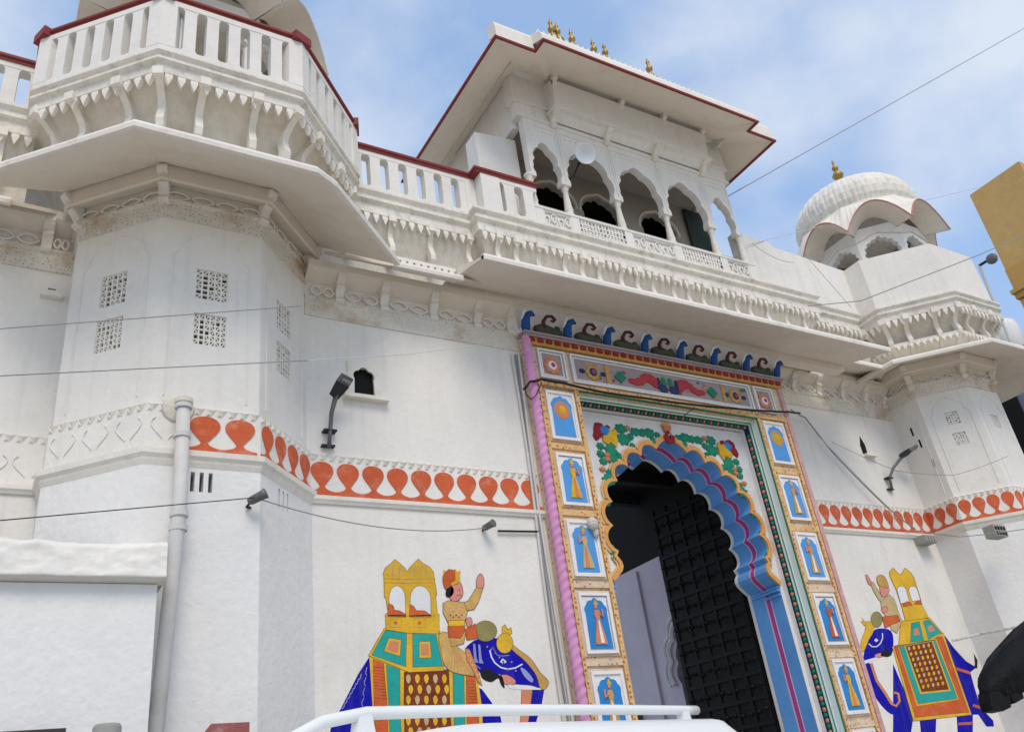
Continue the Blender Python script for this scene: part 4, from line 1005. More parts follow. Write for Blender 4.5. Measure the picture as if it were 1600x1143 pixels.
for s in (-1, 1):
    X = lambda u: ACX+s*u
    for u, z, a, b in ((1.19, 6.0, .06, .1), (1.24, 5.92, .04, .06), (1.15, 6.07, .05, .04), (1.03, 6.06, .04, .03)): leafrel(X(u), z, a, b, CRIM, 'red_petal')
    leafrel(X(1.09), 6.0, .07, .06, NBLUE2, 'blue_petal', SY-.02)
    for u, z, a, b in ((1.02, 5.94, .06, .09), (.96, 5.90, .05, .1), (1.08, 5.88, .06, .06), (.93, 5.98, .03, .06)): leafrel(X(u), z, a, b, GOLD, 'yellow_petal', SY-.016)
    for k, (u, z, a, b) in enumerate(((.80, 6.07, .10, .07), (.79, 5.92, .11, .09), (.66, 5.97, .05, .05), (.56, 6.05, .09, .06), (.44, 6.05, .06, .06), (.32, 6.06, .10, .07), (.28, 5.95, .05, .06), (.66, 5.84, .045, .04), (.18, 6.04, .05, .05),
                       (1.20, 5.78, .06, .05), (1.22, 5.67, .06, .05), (1.20, 5.57, .06, .05), (1.04, 5.72, .10, .12), (1.03, 5.60, .09, .07), (.92, 5.66, .045, .06), (1.12, 5.42, .07, .06), (1.17, 5.32, .10, .08), (1.08, 5.45, .05, .06), (1.26, 5.02, .05, .06), (1.31, 4.72, .035, .06), (1.315, 4.37, .04, .11))):
        leafrel(X(u), z, a*.86, b*.86, LEAF, 'leaf')
    for u, z in ((.69, 6.09), (1.12, 5.66), (1.13, 5.60), (1.24, 5.46)): leafrel(X(u), z, .04, .03, CORAL, 'pink_bud', SY-.012)
for z, a, b, m in ((6.02, .05, .09, CRIM), (6.0, .09, .07, CRIM), (6.03, .045, .07, mat('pale_pink', (.72, .42, .42), .7, .2, 20, .2, 40)), (6.15, .06, .045, CORAL), (6.20, .07, .03, OUTL)):
    leafrel(ACX, z, a, b, m, 'crown_finial', SY-.03, .03)
# row of peacock brackets above the cornice
pk = []
nk = MB(); nk.tube([(.01, .0, .02), (-.015, -.04, .06), (-.03, -.08, .12), (-.01, -.11, .19), (.05, -.12, .225), (.10, -.12, .20)], [.055, .068, .062, .05, .042, .012], 8); nkm = nk.mesh('peacock_neck', DBLUE, True)
wb = MB(); wb.tube([(-.035, .04, -.02), (-.06, -.03, .06), (-.075, -.09, .15), (-.05, -.13, .24), (0, -.12, .30)], .02, 6); wbm = wb.mesh('white_edge', CREAM, True)
GRN2 = mat('peacock_plume', (.07, .085, .06), .7, .4, 25, .4, 40, (.16, .06, .05), .6, 9)
bo_ = MB(); bo_.blob((.25, -.02, .10), (.19, .06, .10), 10, 6); bo_.blob((.44, -.015, .09), (.12, .05, .085), 8, 5); bo_.blob((.47, -.02, .16), (.05, .04, .05), 8, 5); bom = bo_.mesh('peacock_body', GRN2, True)
BRN = mat('brown_plume', (.10, .035, .035), .7, .3, 25, .3, 40)
cr = MB(); cr.tube([(.22, -.06, .10), (.20, -.09, .20), (.26, -.11, .29), (.36, -.11, .31), (.42, -.10, .26), (.38, -.10, .225), (.33, -.10, .235)], [.04, .032, .028, .026, .024, .022, .012], 7); crm = cr.mesh('peacock_crest', BRN, True)
for i in range(8):
    x = 5.50+i*.643
    b_ = put('peacock_neck', nkm, (x, GY-.03, ZT+.035), 0, GW)
    put('white_edge', wbm, (x, GY-.03, ZT+.035), 0, b_)
    if i < 7: put('peacock_body', bom, (x+.06, GY-.03, ZT+.03), 0, GW, scl=(.92, 1, .8)); put('peacock_crest', crm, (x+.08, GY-.03, ZT+.03), 0, GW, scl=(.85, .9, .84))
mb = MB(); mb.box(5.4, 10.1, GY-.01, 8.0, ZT+.03, 7.62); mb.build('bracket_backing', CREAM, GW)

# ================================================================== DOOR AND PASSAGE
DR = thing('spiked_door', 'black timber door leaf studded with rows of spikes, standing open in the gateway', 'door', (8.96, 9.3, .02))
h0, h1 = Vector((9.19, 8.80)), Vector((8.97, 10.16)); t = (h1-h0).normalized(); n_ = Vector((-t.y, t.x)); lw = (h1-h0).length
if n_.x > 0: n_ = -n_
def D(u, z, d): return (h0.x+t.x*u+n_.x*d, h0.y+t.y*u+n_.y*d, z)
mb = MB(); mb.prism([D(0, .02, 0), D(lw, .02, 0), D(lw, 5.85, 0), D(0, 5.85, 0)], (-n_.x*.09, -n_.y*.09, 0)); mb.build('leaf_board', BDOOR, DR)
for k in range(18):
    z = .2+k*.32; mb = MB(); mb.prism([D(.02, z, .002), D(lw-.02, z, .002), D(lw-.02, z+.055, .002), D(.02, z+.055, .002)], (n_.x*.025, n_.y*.025, 0)); mb.build('cross_rail', BDOOR, DR)
for k in range(6):
    u = .03+k*(lw-.11)/5; mb = MB(); mb.prism([D(u, .05, .001), D(u+.05, .05, .001), D(u+.05, 5.8, .001), D(u, 5.8, .001)], (n_.x*.02, n_.y*.02, 0)); mb.build('stile', BDOOR, DR)
sp = MB().lathe([(.03, 0), (.027, .012), (.014, .03), (.008, .06), (.002, .10)], (0, 0, 0), 7, axis=(n_.x, n_.y, -.15)).mesh('spike', mat('spike_iron', (.022, .0215, .021), .45, .3, 20, .1, 40, metal=.6))
for r in range(17):
    for c_ in range(10):
        u = .09+c_*(lw-.17)/9; z = .385+r*.32+random.uniform(-.02, .02); p = D(u, z, .02); put('spike', sp, p, 0, DR)
PS = thing('gate_passage', 'pale lilac passage behind the gateway with a cusped side arch and dark ceiling', 'passage', (9.0, 12, 0))
# side wall on the right with a cusped doorway (openings to a dark room)
ap = arch_curve(.75, 3.35, .95, 4, .06, 5, .1); yc = 10.34
def SWp(y, z): return (9.72, y, z)
pts = [(8.78, 0), (yc-.75, 0)]+[(yc+p.x, p.y) for p in ap]+[(yc+.75, 0), (15.5, 0), (15.5, 5.38), (8.78, 5.38)]
mb = MB(); mb.prism([SWp(y, z) for y, z in pts], (.25, 0, 0)); mb.build('side_wall', INTER, PS)
mb = MB(); pa = arch_curve(.75, 3.35, .95, 4, .06, 5, .1)
for a, b in zip(pa, pa[1:]): mb.quad((9.715, yc+a.x, a.y), (9.715, yc+b.x, b.y), (9.69, yc+b.x*1.14, 3.35+(b.y-3.35)*1.12), (9.69, yc+a.x*1.14, 3.35+(a.y-3.35)*1.12))
mb.build('arch_border', INTER, PS)
mb = MB(); mb.tube([(9.69, yc+a.x*1.15, 3.35+(a.y-3.35)*1.13) for a in pa], .05, 6); mb.tube([(9.70, yc+a.x*1.32, 3.35+(a.y-3.35)*1.24) for a in pa], .03, 6); mb.build('arch_moulding', CREAM, PS)
mb = MB(); mb.box(9.67, 9.72, 11.62, 11.75, 0, 5.3); mb.build('pilaster', INTER, PS); mb = MB(); mb.box(9.67, 9.72, 12.5, 12.6, 0, 5.3); mb.build('pilaster', INTER, PS)
mb = MB(); mb.box(9.98, 12, 9.0, 12.5, 0, .02); mb.box(11.9, 12, 9, 12.5, 0, 5.4); mb.box(9.98, 12, 12.4, 12.5, 0, 5.4); mb.box(9.98, 12, 9.0, 9.1, 0, 5.4); mb.box(9.98, 12, 9, 12.5, 5.3, 5.4); mb.build('side_room', DARKM, PS)  # near-black on every side stands in for an unlit room
mb = MB(); mb.box(4.6, 4.8, 8.775, 11.4, 0, 6.55); mb.build('opposite_wall', INTER, PS)
mb = MB(); mb.box(4.6, 12.0, 8.775, 11.4, 6.56, 6.66); mb.box(9.72, 9.98, 8.775, 15.5, 5.385, 7.4); mb.build('ceiling', mat('gloom_ceiling', (.02, .02, .02), .9, .2, 4, .2, 20), PS)  # near-black: the passage gloom is put into the ceiling and upper wall colour
mb = MB()
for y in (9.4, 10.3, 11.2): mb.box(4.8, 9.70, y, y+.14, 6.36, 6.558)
mb.build('ceiling_beams', mat('gloom_beam', (.03, .03, .035), .8, .2, 4, .2, 20), PS)  # beams carry the same gloom in their colour
mb = MB(); mb.box(9.60, 9.72, 12.22, 12.40, 2.88, 3.08); mb.build('meter_box', mat('brown_box', (.16, .12, .09), .7), PS)

# ================================================================== ELEPHANT MURALS (paint on the wall, a few mm thick)
INK = mat('brown_ink', (.09, .045, .02), .85, .3, 30, 0)
OUTLINED = {'howdah', 'tunic', 'raised_arm', 'hand', 'face', 'turban', 'skirt', 'leg', 'cushion', 'howdah_skirt', 'teal_panel', 'gold_square', 'trunk_guard', 'forehead_disc', 'plume', 'shield', 'howdah_opening', 'sash', 'belt', 'orange_strip', 'teal_strip', 'patterned_panel', 'teal_border', 'orange_border', 'saddle_edge', 'mouth', 'lower_hand', 'thigh', 'trunk_stripe'}
OCT = mat('ochre_tunic', (.66, .42, .14), .8, .35, 40, .2, 60, (.5, .2, .1), .5, 30)
class Mural:
    def __init__(s, name, label, u0, v0, k, Y):
        s.u0, s.v0, s.k, s.Y = u0, v0, k, Y; s.lay = 0; c = s.P(700, 1100); s.t = thing(name, label, 'mural', (c.x, Y-.002, 0))
    def P(s, u, v): return onY(s.u0+u*s.k, s.v0+v*s.k, s.Y)
    def poly(s, name, m, pts, lay, th=.0004, par=None):
        y = s.Y-.0010-.0006*lay
        if name in OUTLINED:
            q = [Vector(a) for a in pts]; ar = sum(q[i-1].x*q[i].y-q[i].x*q[i-1].y for i in range(len(q))); sg = 1 if ar > 0 else -1; o_ = []
            for i in range(len(q)):
                a = (q[i]-q[i-1]); b = (q[(i+1) % len(q)]-q[i])
                if a.length < 1e-6 or b.length < 1e-6: o_.append(q[i]); continue
                a.normalize(); b.normalize(); nn = Vector((a.y+b.y, -a.x-b.x))*sg; nn = nn/max(.8, nn.length_squared/2)
                o_.append(q[i]+nn*(3.2 if s.u0 < 900 else 2.6)*.5*1.6)
            pp = [s.P(a.x, a.y) for a in o_]; mb = MB(); mb.prism([(p.x, y+.00025, p.z) for p in pp], (0, -.0002, 0)); mb.build(name+'_outline', INK, par or s.t)
        pp = [s.P(u, v) for u, v in pts]; mb = MB(); mb.prism([(p.x, y, p.z) for p in pp], (0, -th, 0)); return mb.build(name, m, par or s.t)
    def ell(s, name, m, cu, cv, ru, rv, lay, n=20, par=None): return s.poly(name, m, [(cu+ru*cos(2*pi*i/n), cv+rv*sin(2*pi*i/n)) for i in range(n)], lay, par=par)
    def line(s, name, m, pts, wd, lay, par=None):
        L_, R_ = [], []
        for i, p in enumerate(pts):
            a = Vector(pts[max(i-1, 0)]); b = Vector(pts[min(i+1, len(pts)-1)]); t = (b-a).normalized(); n = Vector((-t.y, t.x)); q = Vector(p); L_.append(q+n*wd/2); R_.append(q-n*wd/2)
        return s.poly(name, m, [tuple(p) for p in L_+R_[::-1]], lay, par=par)
def smooth(pts, n=5):
    r = []; k = len(pts); P = [Vector(p) for p in pts]
    for i in range(k):
        p0, p1, p2, p3 = P[i-1], P[i], P[(i+1) % k], P[(i+2) % k]
        for j in range(n):
            t = j/n; r.append(tuple(.5*((2*p1)+(-p0+p2)*t+(2*p0-5*p1+4*p2-p3)*t*t+(-p0+3*p1-3*p2+p3)*t**3)))
    return r
E1 = Mural('elephant_mural', 'mural of a blue elephant with two-domed golden howdah facing the gate, by the niche wall', 480, 840, .26515, 8.0)
p = E1.poly
p('hindquarters', EBLUE, [(372, 690), (300, 800), (235, 930), (195, 1010), (140, 1115), (110, 1250), (130, 1500), (260, 1500), (300, 1250), (400, 1250), (400, 690)], 0)
p('foreleg', EBLUE, [(1010, 880), (1030, 890), (1085, 965), (1140, 1055), (1165, 1200), (1160, 1500), (1030, 1500), (1000, 1200)], 0)
p('belly', EBLUE, [(390, 1200), (1020, 1200), (1000, 1290), (420, 1290)], 0)
hd = p('elephant_head', EBLUE, smooth([(930, 660), (960, 620), (1010, 595), (1130, 590), (1200, 630), (1290, 720), (1360, 830), (1393, 890), (1320, 868), (1240, 862), (1190, 850), (1130, 800), (1060, 830), (1015, 790), (970, 720)], 3), 1)
p('trunk', EBLUE, [(1325, 888), (1397, 888), (1380, 990), (1352, 1070), (1330, 1250), (1290, 1400), (1230, 1390), (1265, 1250), (1300, 1060)], 1)
p('trunk_stripe', CORAL, [(1265, 885), (1327, 885), (1305, 1060), (1270, 1240), (1235, 1380), (1205, 1340), (1240, 1200), (1258, 1060)], 2)
p('tusk', MWHITE, [(1180, 862), (1230, 868), (1390, 885), (1380, 893), (1260, 892), (1190, 884)], 3)
p('mouth', SKINP, smooth([(1140, 812), (1180, 808), (1225, 838), (1215, 862), (1165, 858)], 3), 3)
p('beard', MBLACK, smooth([(1020, 790), (1060, 770), (1120, 800), (1150, 820), (1163, 884), (1140, 862), (1125, 825), (1085, 848), (1035, 830)], 3), 3)
E1.line('cheek_line', MWHITE, [(1075, 660), (1085, 700), (1105, 735), (1140, 762), (1180, 772), (1225, 765), (1268, 742)], 8, 3)
p('eye', MWHITE, [(1135, 728), (1152, 708), (1175, 728), (1155, 742)], 3)
for q, (u, v) in enumerate(((985, 655), (1015, 660))): p('ear_mark', PGREY, [(u-8, v-35), (u+4, v-30), (u+12, v+50), (u+24, v+80), (u-2, v+76)], 3)
p('brow_ornament', PGREY, smooth([(1255, 765), (1285, 775), (1330, 830), (1320, 850), (1280, 815)], 3), 3)
p('trunk_guard', MUST, smooth([(1195, 620), (1255, 665), (1320, 715), (1370, 790), (1420, 845), (1400, 888), (1372, 880), (1350, 810), (1290, 730), (1210, 660)], 3), 4)
E1.ell('forehead_disc', GOLD, 1163, 620, 48, 58, 5)
p('plume', GOLD, [(1150, 570), (1148, 525), (1165, 512), (1180, 540), (1200, 530), (1205, 560), (1180, 575)], 4)
E1.ell('shield', OLIVE, 1050, 548, 66, 60, 3)
cl = p('saddle_cloth', GOLD, [(365, 690), (600, 775), (800, 770), (1000, 800), (1030, 1000), (1040, 1310), (400, 1310), (385, 1000)], 2)
p('orange_strip', VERM, [(388, 715), (448, 738), (470, 1000), (478, 1300), (405, 1300), (395, 1000)], 3)
p('teal_strip', TEAL, [(466, 745), (545, 775), (545, 1000), (560, 1300), (492, 1300), (482, 1000)], 3)
ce = p('patterned_panel', MAROON, [(572, 790), (832, 775), (840, 1000), (858, 1300), (580, 1300), (570, 1000)], 3)
p('teal_strip', TEAL, [(858, 790), (922, 805), (925, 1000), (935, 1300), (875, 1300), (862, 1000)], 3)
p('orange_strip', VERM, [(938, 812), (985, 815), (1005, 1000), (1020, 1300), (955, 1300), (940, 1000)], 3)
for r in range(8):
    for c_ in range(5):
        cu = 600+c_*53+(10 if r % 2 else -4); cv = 830+r*62
        E1.poly('leaf_print', GOLD if (r+c_) % 3 else BEIGE, [(cu-15, cv-12), (cu-5, cv-28), (cu+8, cv-24), (cu+14, cv-4), (cu+9, cv+18), (cu-2, cv+28), (cu-12, cv+10)], 4, par=ce)
p('howdah_skirt', GOLD, [(362, 692), (455, 532), (600, 552), (780, 548), (806, 780), (600, 790)], 5)
p('teal_panel', TEAL, [(460, 545), (583, 560), (580, 757), (382, 688)], 6); p('teal_panel', TEAL, [(622, 565), (755, 562), (795, 752), (622, 760)], 6)
for pts in (((480, 590), (552, 600), (545, 695), (452, 665)), ((660, 610), (722, 610), (730, 704), (660, 706))):
    p('gold_square', GOLD, pts, 7); c0 = (sum(a for a, b in pts)/4, sum(b for a, b in pts)/4); p('brown_square', CORAL, [(c0[0]+(a-c0[0])*.7, c0[1]+(b-c0[1])*.7) for a, b in pts], 8)
hw_ = p('howdah', GOLD, [(465, 540), (462, 450), (478, 440), (462, 350), (455, 345), (452, 235), (450, 205), (462, 175), (490, 155), (517, 128), (545, 152), (575, 178), (588, 200), (605, 175), (630, 150), (655, 125), (680, 150), (720, 172), (742, 200), (746, 235), (762, 330), (755, 345), (765, 445), (775, 450), (775, 562), (600, 560)], 6)
p('howdah_opening', MWHITE, [(484, 452), (482, 350), (486, 325), (497, 300), (512, 287), (526, 282), (544, 288), (560, 303), (571, 326), (575, 352), (577, 452)], 7)
p('howdah_opening', MWHITE, [(607, 455), (607, 350), (612, 325), (624, 302), (642, 287), (662, 282), (686, 288), (706, 303), (719, 326), (725, 352), (727, 455)], 7)
p('cushion', VERM, [(474, 445), (480, 385), (505, 400), (512, 425), (545, 430), (580, 452), (578, 465), (476, 462)], 8)
p('cushion', VERM, [(602, 455), (605, 390), (628, 405), (640, 428), (690, 430), (728, 455), (728, 464), (602, 464)], 8)
for v, m in ((240, MUST), (262, MUST), (455, MUST)): E1.line('gold_line', m, [(455, v), (600, v+4), (752, v)], 6, 8)
for cu in (500, 540, 630, 670, 700): E1.line('dome_rib', MUST, [(cu, 232), (cu+2, 190), (cu+8, 160)], 4, 8)
for cu in (520, 660):
    for a0, a1, b0, b1 in ((-34, 34, 475, 525),):
        E1.line('panel_line', MUST, [(cu+a0, b0), (cu+a1, b0), (cu+a1, b1), (cu+a0, b1), (cu+a0, b0+4)], 4, 8)
    E1.ell('panel_flower', VERM, cu, 500, 10, 10, 8, 10)
for cu in (520, 600, 680, 740): E1.line('panel_line', MUST, [(cu-50, 463), (cu-46, 470), (cu-42, 463), (cu-38, 470), (cu-34, 463)], 3, 9)
for k in range(11): E1.line('strip_line', MAROON, [(392+k*.8, 760+k*18), (450+k*2, 766+k*18)], 2.5, 4); E1.line('strip_line', MAROON, [(942+k*.8, 840+k*18), (988+k*2, 842+k*18)], 2.5, 4)
for k in range(5): E1.ell('tunic_dot', SKINP, 838+k*19, 412+(k % 2)*16, 6, 6, 12, 8); E1.ell('tunic_dot', CRIM, 842+k*17, 455+(k % 2)*12, 5, 5, 12, 8)
for k in range(7): E1.line('flank_mark', PGREY, [(318-k*16, 800+k*28), (312-k*16, 825+k*28), (300-k*16, 838+k*28)], 5, 2)
for k in range(6): E1.ell('leg_bead', GOLD, 948+k*13, 690+k*29, 7, 7, 12, 8)
for k in range(4): E1.line('armlet', GOLD, [(940+k*22, 392-k*22), (958+k*22, 412-k*22)], 4, 12)
E1.ell('eye_mark', MBLACK, 893, 308, 5, 3, 12, 8); E1.line('moustache', MBLACK, [(880, 338), (895, 335), (908, 340)], 3, 12); E1.ell('mural_eye', MBLACK, 1154, 726, 7, 5, 4, 8)
for k in range(9): E1.line('dome_rib', BEIGE, [(468+k*14, 226), (474+k*12, 196), (486+k*8, 168)], 2.5, 9); E1.line('dome_rib', BEIGE, [(606+k*14, 226), (612+k*12, 194), (622+k*8, 164)], 2.5, 9)
for k in range(5): E1.line('back_line', PGREY, [(352-k*6, 760+k*60), (344-k*8, 790+k*60), (350-k*8, 812+k*60)], 4, 2)
E1.line('ear_line', PGREY, [(948, 650), (965, 700), (990, 745), (1020, 770)], 5, 3); E1.line('brow_line', PGREY, [(1090, 640), (1120, 690), (1150, 695), (1190, 690)], 4, 3)
for k in range(8): E1.ell('head_dot', CORAL, 1060+k*24, 640+(k*k*3) % 90 + k*12, 5, 5, 3, 8)
for k in range(14): E1.line('guard_mark', BEIGE, [(1215+k*13, 645+k*15), (1228+k*13, 640+k*15)], 3, 5)
# rider
p('skirt', OCT, smooth([(775, 570), (830, 560), (880, 640), (930, 680), (980, 800), (960, 810), (860, 790), (810, 750), (790, 680)], 2), 9)
for i in range(7): E1.line('pleat', CORAL if i % 2 else MUST, [(850+i*8, 660+i*3), (822+i*22, 765+i*6)], 5, 10)
p('leg', CORAL, [(930, 650), (955, 660), (1000, 770), (1030, 870), (1005, 850), (975, 780), (940, 720)], 11)
p('tunic', OCT, [(800, 385), (830, 370), (870, 375), (935, 380), (945, 420), (925, 500), (930, 560), (920, 620), (850, 640), (832, 560), (835, 510), (800, 440)], 10)
p('sash', VERM, [(828, 520), (920, 515), (925, 550), (900, 590), (832, 585)], 11); p('belt', GOLD, [(830, 488), (925, 485), (925, 516), (832, 518)], 11)
p('raised_arm', OCT, [(925, 380), (950, 370), (985, 310), (1005, 285), (1032, 300), (1005, 380), (980, 420), (940, 425)], 11)
p('hand', SKINP, smooth([(1000, 290), (998, 245), (1010, 220), (1022, 212), (1038, 240), (1035, 290)], 3), 12)
p('lower_hand', SKINP, smooth([(935, 480), (960, 470), (970, 500), (945, 525)], 3), 12); p('thigh', VERM, [(930, 540), (990, 505), (1000, 590), (940, 600)], 11)
p('face', SKINP, smooth([(850, 290), (875, 260), (905, 270), (915, 330), (890, 365), (860, 372), (840, 350)], 3), 11)
p('hair', MBLACK, smooth([(820, 300), (852, 285), (862, 320), (840, 350), (815, 340)], 3), 11)
p('crown', GOLD, [(805, 225), (800, 186), (818, 200), (832, 180), (850, 196), (870, 182), (884, 200), (902, 190), (898, 235), (850, 250)], 11)
p('turban', VERM, smooth([(802, 222), (830, 190), (870, 195), (895, 225), (890, 265), (850, 280), (815, 300), (800, 260)], 3), 12)
p('turban_band', GOLD, [(870, 195), (895, 200), (900, 260), (850, 282), (845, 268), (872, 250)], 13)

E2 = Mural('elephant_mural', 'mural of a blue elephant with curled trunk on the wall by the plain-parapet tower', 1300, 840, .265, 8.45)
p = E2.poly
p('hindquarters', EBLUE, [(640, 575), (668, 578), (720, 650), (790, 725), (850, 762), (815, 790), (840, 880), (865, 960), (880, 1000), (950, 1075), (955, 1110), (910, 1110), (862, 1040), (830, 1040), (830, 1300), (750, 1300), (735, 1060), (690, 900)], 0)
p('foreleg', EBLUE, [(360, 740), (420, 880), (480, 1050), (465, 1150), (455, 1320), (355, 1320), (360, 1100)], 0)
p('far_leg', EBLUE, [(515, 1060), (615, 1055), (605, 1300), (540, 1300)], 0)
p('tail_tip', MBLACK, [(835, 680), (858, 720), (856, 768), (838, 766), (842, 735)], 1)
p('elephant_head', EBLUE, smooth([(245, 545), (290, 532), (345, 545), (362, 600), (350, 690), (300, 692), (250, 710), (190, 735), (186, 690), (205, 610)], 3), 1)
p('trunk', EBLUE, smooth([(188, 738), (225, 742), (250, 830), (300, 910), (350, 975), (385, 1000), (402, 975), (408, 1000), (385, 1035), (345, 1035), (290, 985), (225, 890), (195, 800)], 3), 1)
E2.line('trunk_stripe', CORAL, [(230, 740), (262, 840), (310, 910), (350, 975), (378, 990), (398, 960), (390, 915), (365, 910)], 13, 2)
p('tusk', MWHITE, [(188, 722), (265, 700), (270, 712), (192, 742)], 3)
p('mouth', SKINP, smooth([(252, 690), (285, 678), (300, 695), (265, 705)], 3), 3); p('beard', MBLACK, smooth([(285, 690), (320, 655), (350, 680), (330, 700)], 3), 3)
E2.line('cheek_line', MWHITE, [(215, 622), (235, 640), (262, 640), (285, 620), (298, 590), (296, 560)], 6, 3)
p('eye', MWHITE, [(248, 602), (258, 590), (272, 602), (260, 614)], 3)
p('trunk_guard', GOLD, smooth([(200, 495), (235, 500), (245, 545), (215, 600), (190, 660), (168, 670), (172, 610), (195, 545)], 3), 3)
p('plume', GOLD, [(200, 500), (172, 465), (185, 492), (168, 492), (190, 515)], 3)
for a_, b_ in (((830, 985), (885, 1000)), ((745, 1095), (832, 1090)), ((728, 768), (815, 795))): E2.line('anklet', VERM, [a_, b_], 16, 2)
E2.ell('shield', OLIVE, 262, 480, 33, 46, 3)
p('saddle_edge', GOLD, [(355, 640), (655, 560), (822, 1040), (480, 1078)], 2)
p('orange_border', VERM, [(366, 640), (648, 580), (805, 1025), (492, 1055)], 3)
p('gold_line', GOLD, [(388, 640), (612, 592), (748, 950), (500, 990)], 4); p('teal_border', TEAL, [(395, 642), (605, 600), (738, 945), (508, 975)], 5)
p('gold_line', GOLD, [(425, 638), (592, 606), (700, 900), (520, 918)], 6); ce = p('patterned_panel', MAROON, [(435, 640), (585, 612), (685, 890), (528, 905)], 7)
for r in range(8):
    for c_ in range(5):
        cu = 452+c_*29+r*12; cv = 652+r*32-c_*5
        E2.poly('leaf_print', GOLD if (r+c_) % 3 else BEIGE, [(cu-8, cv-6), (cu-2, cv-13), (cu+6, cv-8), (cu+8, cv+4), (cu+2, cv+13), (cu-5, cv+7)], 8, par=ce)
p('howdah_skirt', GOLD, [(405, 490), (578, 474), (645, 555), (600, 598), (392, 632)], 8)
p('teal_panel', TEAL, [(466, 503), (512, 494), (538, 604), (462, 612)], 9); p('teal_panel', TEAL, [(536, 492), (570, 482), (638, 555), (568, 598)], 9)
p('brown_square', CORAL, [(480, 535), (505, 530), (515, 570), (482, 575)], 10); p('brown_square', CORAL, [(560, 522), (585, 512), (605, 545), (572, 556)], 10)
p('howdah', GOLD, [(432, 488), (408, 400), (380, 310), (340, 225), (338, 200), (358, 178), (385, 205), (402, 222), (415, 200), (428, 178), (462, 205), (482, 235), (498, 290), (512, 330), (530, 400), (568, 470)], 9)
p('howdah_opening', MWHITE, [(404, 385), (384, 315), (384, 298), (392, 288), (408, 284), (424, 290), (434, 305), (452, 378)], 10); p('howdah_opening', MWHITE, [(470, 372), (452, 312), (453, 298), (462, 288), (476, 285), (490, 291), (500, 305), (518, 366)], 10)
p('cushion', VERM, [(412, 390), (440, 375), (460, 380), (470, 395), (420, 405)], 11); p('cushion', VERM, [(480, 392), (500, 370), (522, 370), (528, 392)], 11)
p('tunic', BEIGE, [(285, 375), (335, 335), (365, 360), (390, 440), (410, 490), (380, 560), (350, 540), (330, 480), (295, 430)], 9)
p('sash', VERM, [(295, 465), (385, 455), (400, 490), (350, 510), (310, 530)], 10); p('raised_arm', BEIGE, [(222, 262), (240, 260), (290, 345), (300, 380), (275, 365), (245, 315)], 10)
p('hand', SKINP, smooth([(198, 218), (212, 228), (232, 268), (218, 275), (205, 250)], 3), 11); p('face', SKINP, smooth([(280, 275), (315, 270), (335, 310), (310, 345), (288, 335)], 3), 10)
p('turban', MUST, smooth([(262, 235), (285, 218), (312, 235), (330, 290), (300, 290), (272, 275)], 3), 11); p('lower_hand', SKINP, smooth([(290, 415), (320, 405), (325, 430), (300, 440)], 3), 11)

# ================================================================== STREET LAMPS, CAMERAS AND PIPES
def street_lamp(pts, label, Y, wr):
    """LED street lamp on a bent arm: points are wall plate, clamp, bend, neck, head tip"""
    T = thing('street_lamp', label, 'lamp', pts[0], 'street lamps on the facade')
    a, b, c, d, e = [Vector(q) for q in pts]
    MB().tube([a, b, c, d], [.022, .022, .024, .028], 8).build('arm', GREYM, T, True)
    for q in (a+Vector((0, .02, .03)), b): mb = MB(); mb.box(q.x-.07, q.x+.07, q.y-.02, Y, q.z-.010, q.z+.010); mb.build('clamp', DARKM, T)
    ax = (e-d).normalized(); sd_ = ax.cross(Vector((0, 0, 1))).normalized(); up_ = sd_.cross(ax)
    def bx(s0, s1, w0, w1, h0, h1, nm, m):
        o = []
        for s, w_ in ((s0, w0), (s1, w1)):
            for x, y in ((-w_, h0), (w_, h0), (w_, h1), (-w_, h1)): o.append(d+ax*s+sd_*x+up_*y)
        mb = MB(); mb.add(o, [(0, 1, 2, 3), (7, 6, 5, 4), (0, 4, 5, 1), (1, 5, 6, 2), (2, 6, 7, 3), (3, 7, 4, 0)]); return mb.build(nm, m, T)
    l = (e-d).length
    bx(-.05, .12, .045, .075, -.03, .04, 'driver_housing', DARKM); bx(.12, l, .085, .08, -.012, .03, 'head', GREYM); bx(.15, l-.03, .065, .062, -.018, -.0125, 'lens', mat('lamp_lens', (.30, .31, .30), .25, .1, 9, 0))
p_ = lambda px, py, Y: onY(px, py, Y)
street_lamp([p_(514, 699, 7.94), p_(516, 672, 7.93), p_(518, 645, 7.90), p_(526, 614, 7.80), p_(544, 588, 7.66)], 'grey bent-arm street lamp beside the arched niche', 8.0, 0)
street_lamp([p_(1394, 766, 8.40), p_(1390, 746, 8.38), p_(1396, 730, 8.33), p_(1411, 711, 8.2), p_(1433, 698, 8.02)], 'grey bent-arm street lamp on the wall by the plain-parapet tower', 8.45, 0)
def spotlight(c, ax, label, s=1.):
    T = thing('spotlight', label, 'lamp', c); c = Vector(c); ax = Vector(ax).normalized()
    MB().lathe([(.03*s, -.10*s), (.045*s, -.06*s), (.05*s, .06*s), (.058*s, .10*s), (.05*s, .101*s)], c, 12, axis=ax).build('housing', GREYM, T, True)
    mb = MB(); mb.tube([c-ax*.06*s, c-ax*.10*s+Vector((0, .06, -.03))*s, c+Vector((-.03, .14, -.06))*s], .014*s, 6); mb.build('bracket', DARKM, T)
c = onY(402, 777, 7.17); spotlight(c, (.75, -.5, .35), 'small grey bullet camera at the tower corner under the string course', .85)
c = onY(763, 821, 7.90); spotlight(c, (.3, -.9, .1), 'small dark spotlight on the wall left of the gate', .8)
# iron peg rail beside the gate
mb = MB(); a, b = onY(778, 829, 7.97), onY(842, 830, 7.97); mb.tube([a, b], .012, 6); tag(mb.build('iron_rod', DARKM), 'thin black iron rod fixed level on the wall left of the gate', 'rod')
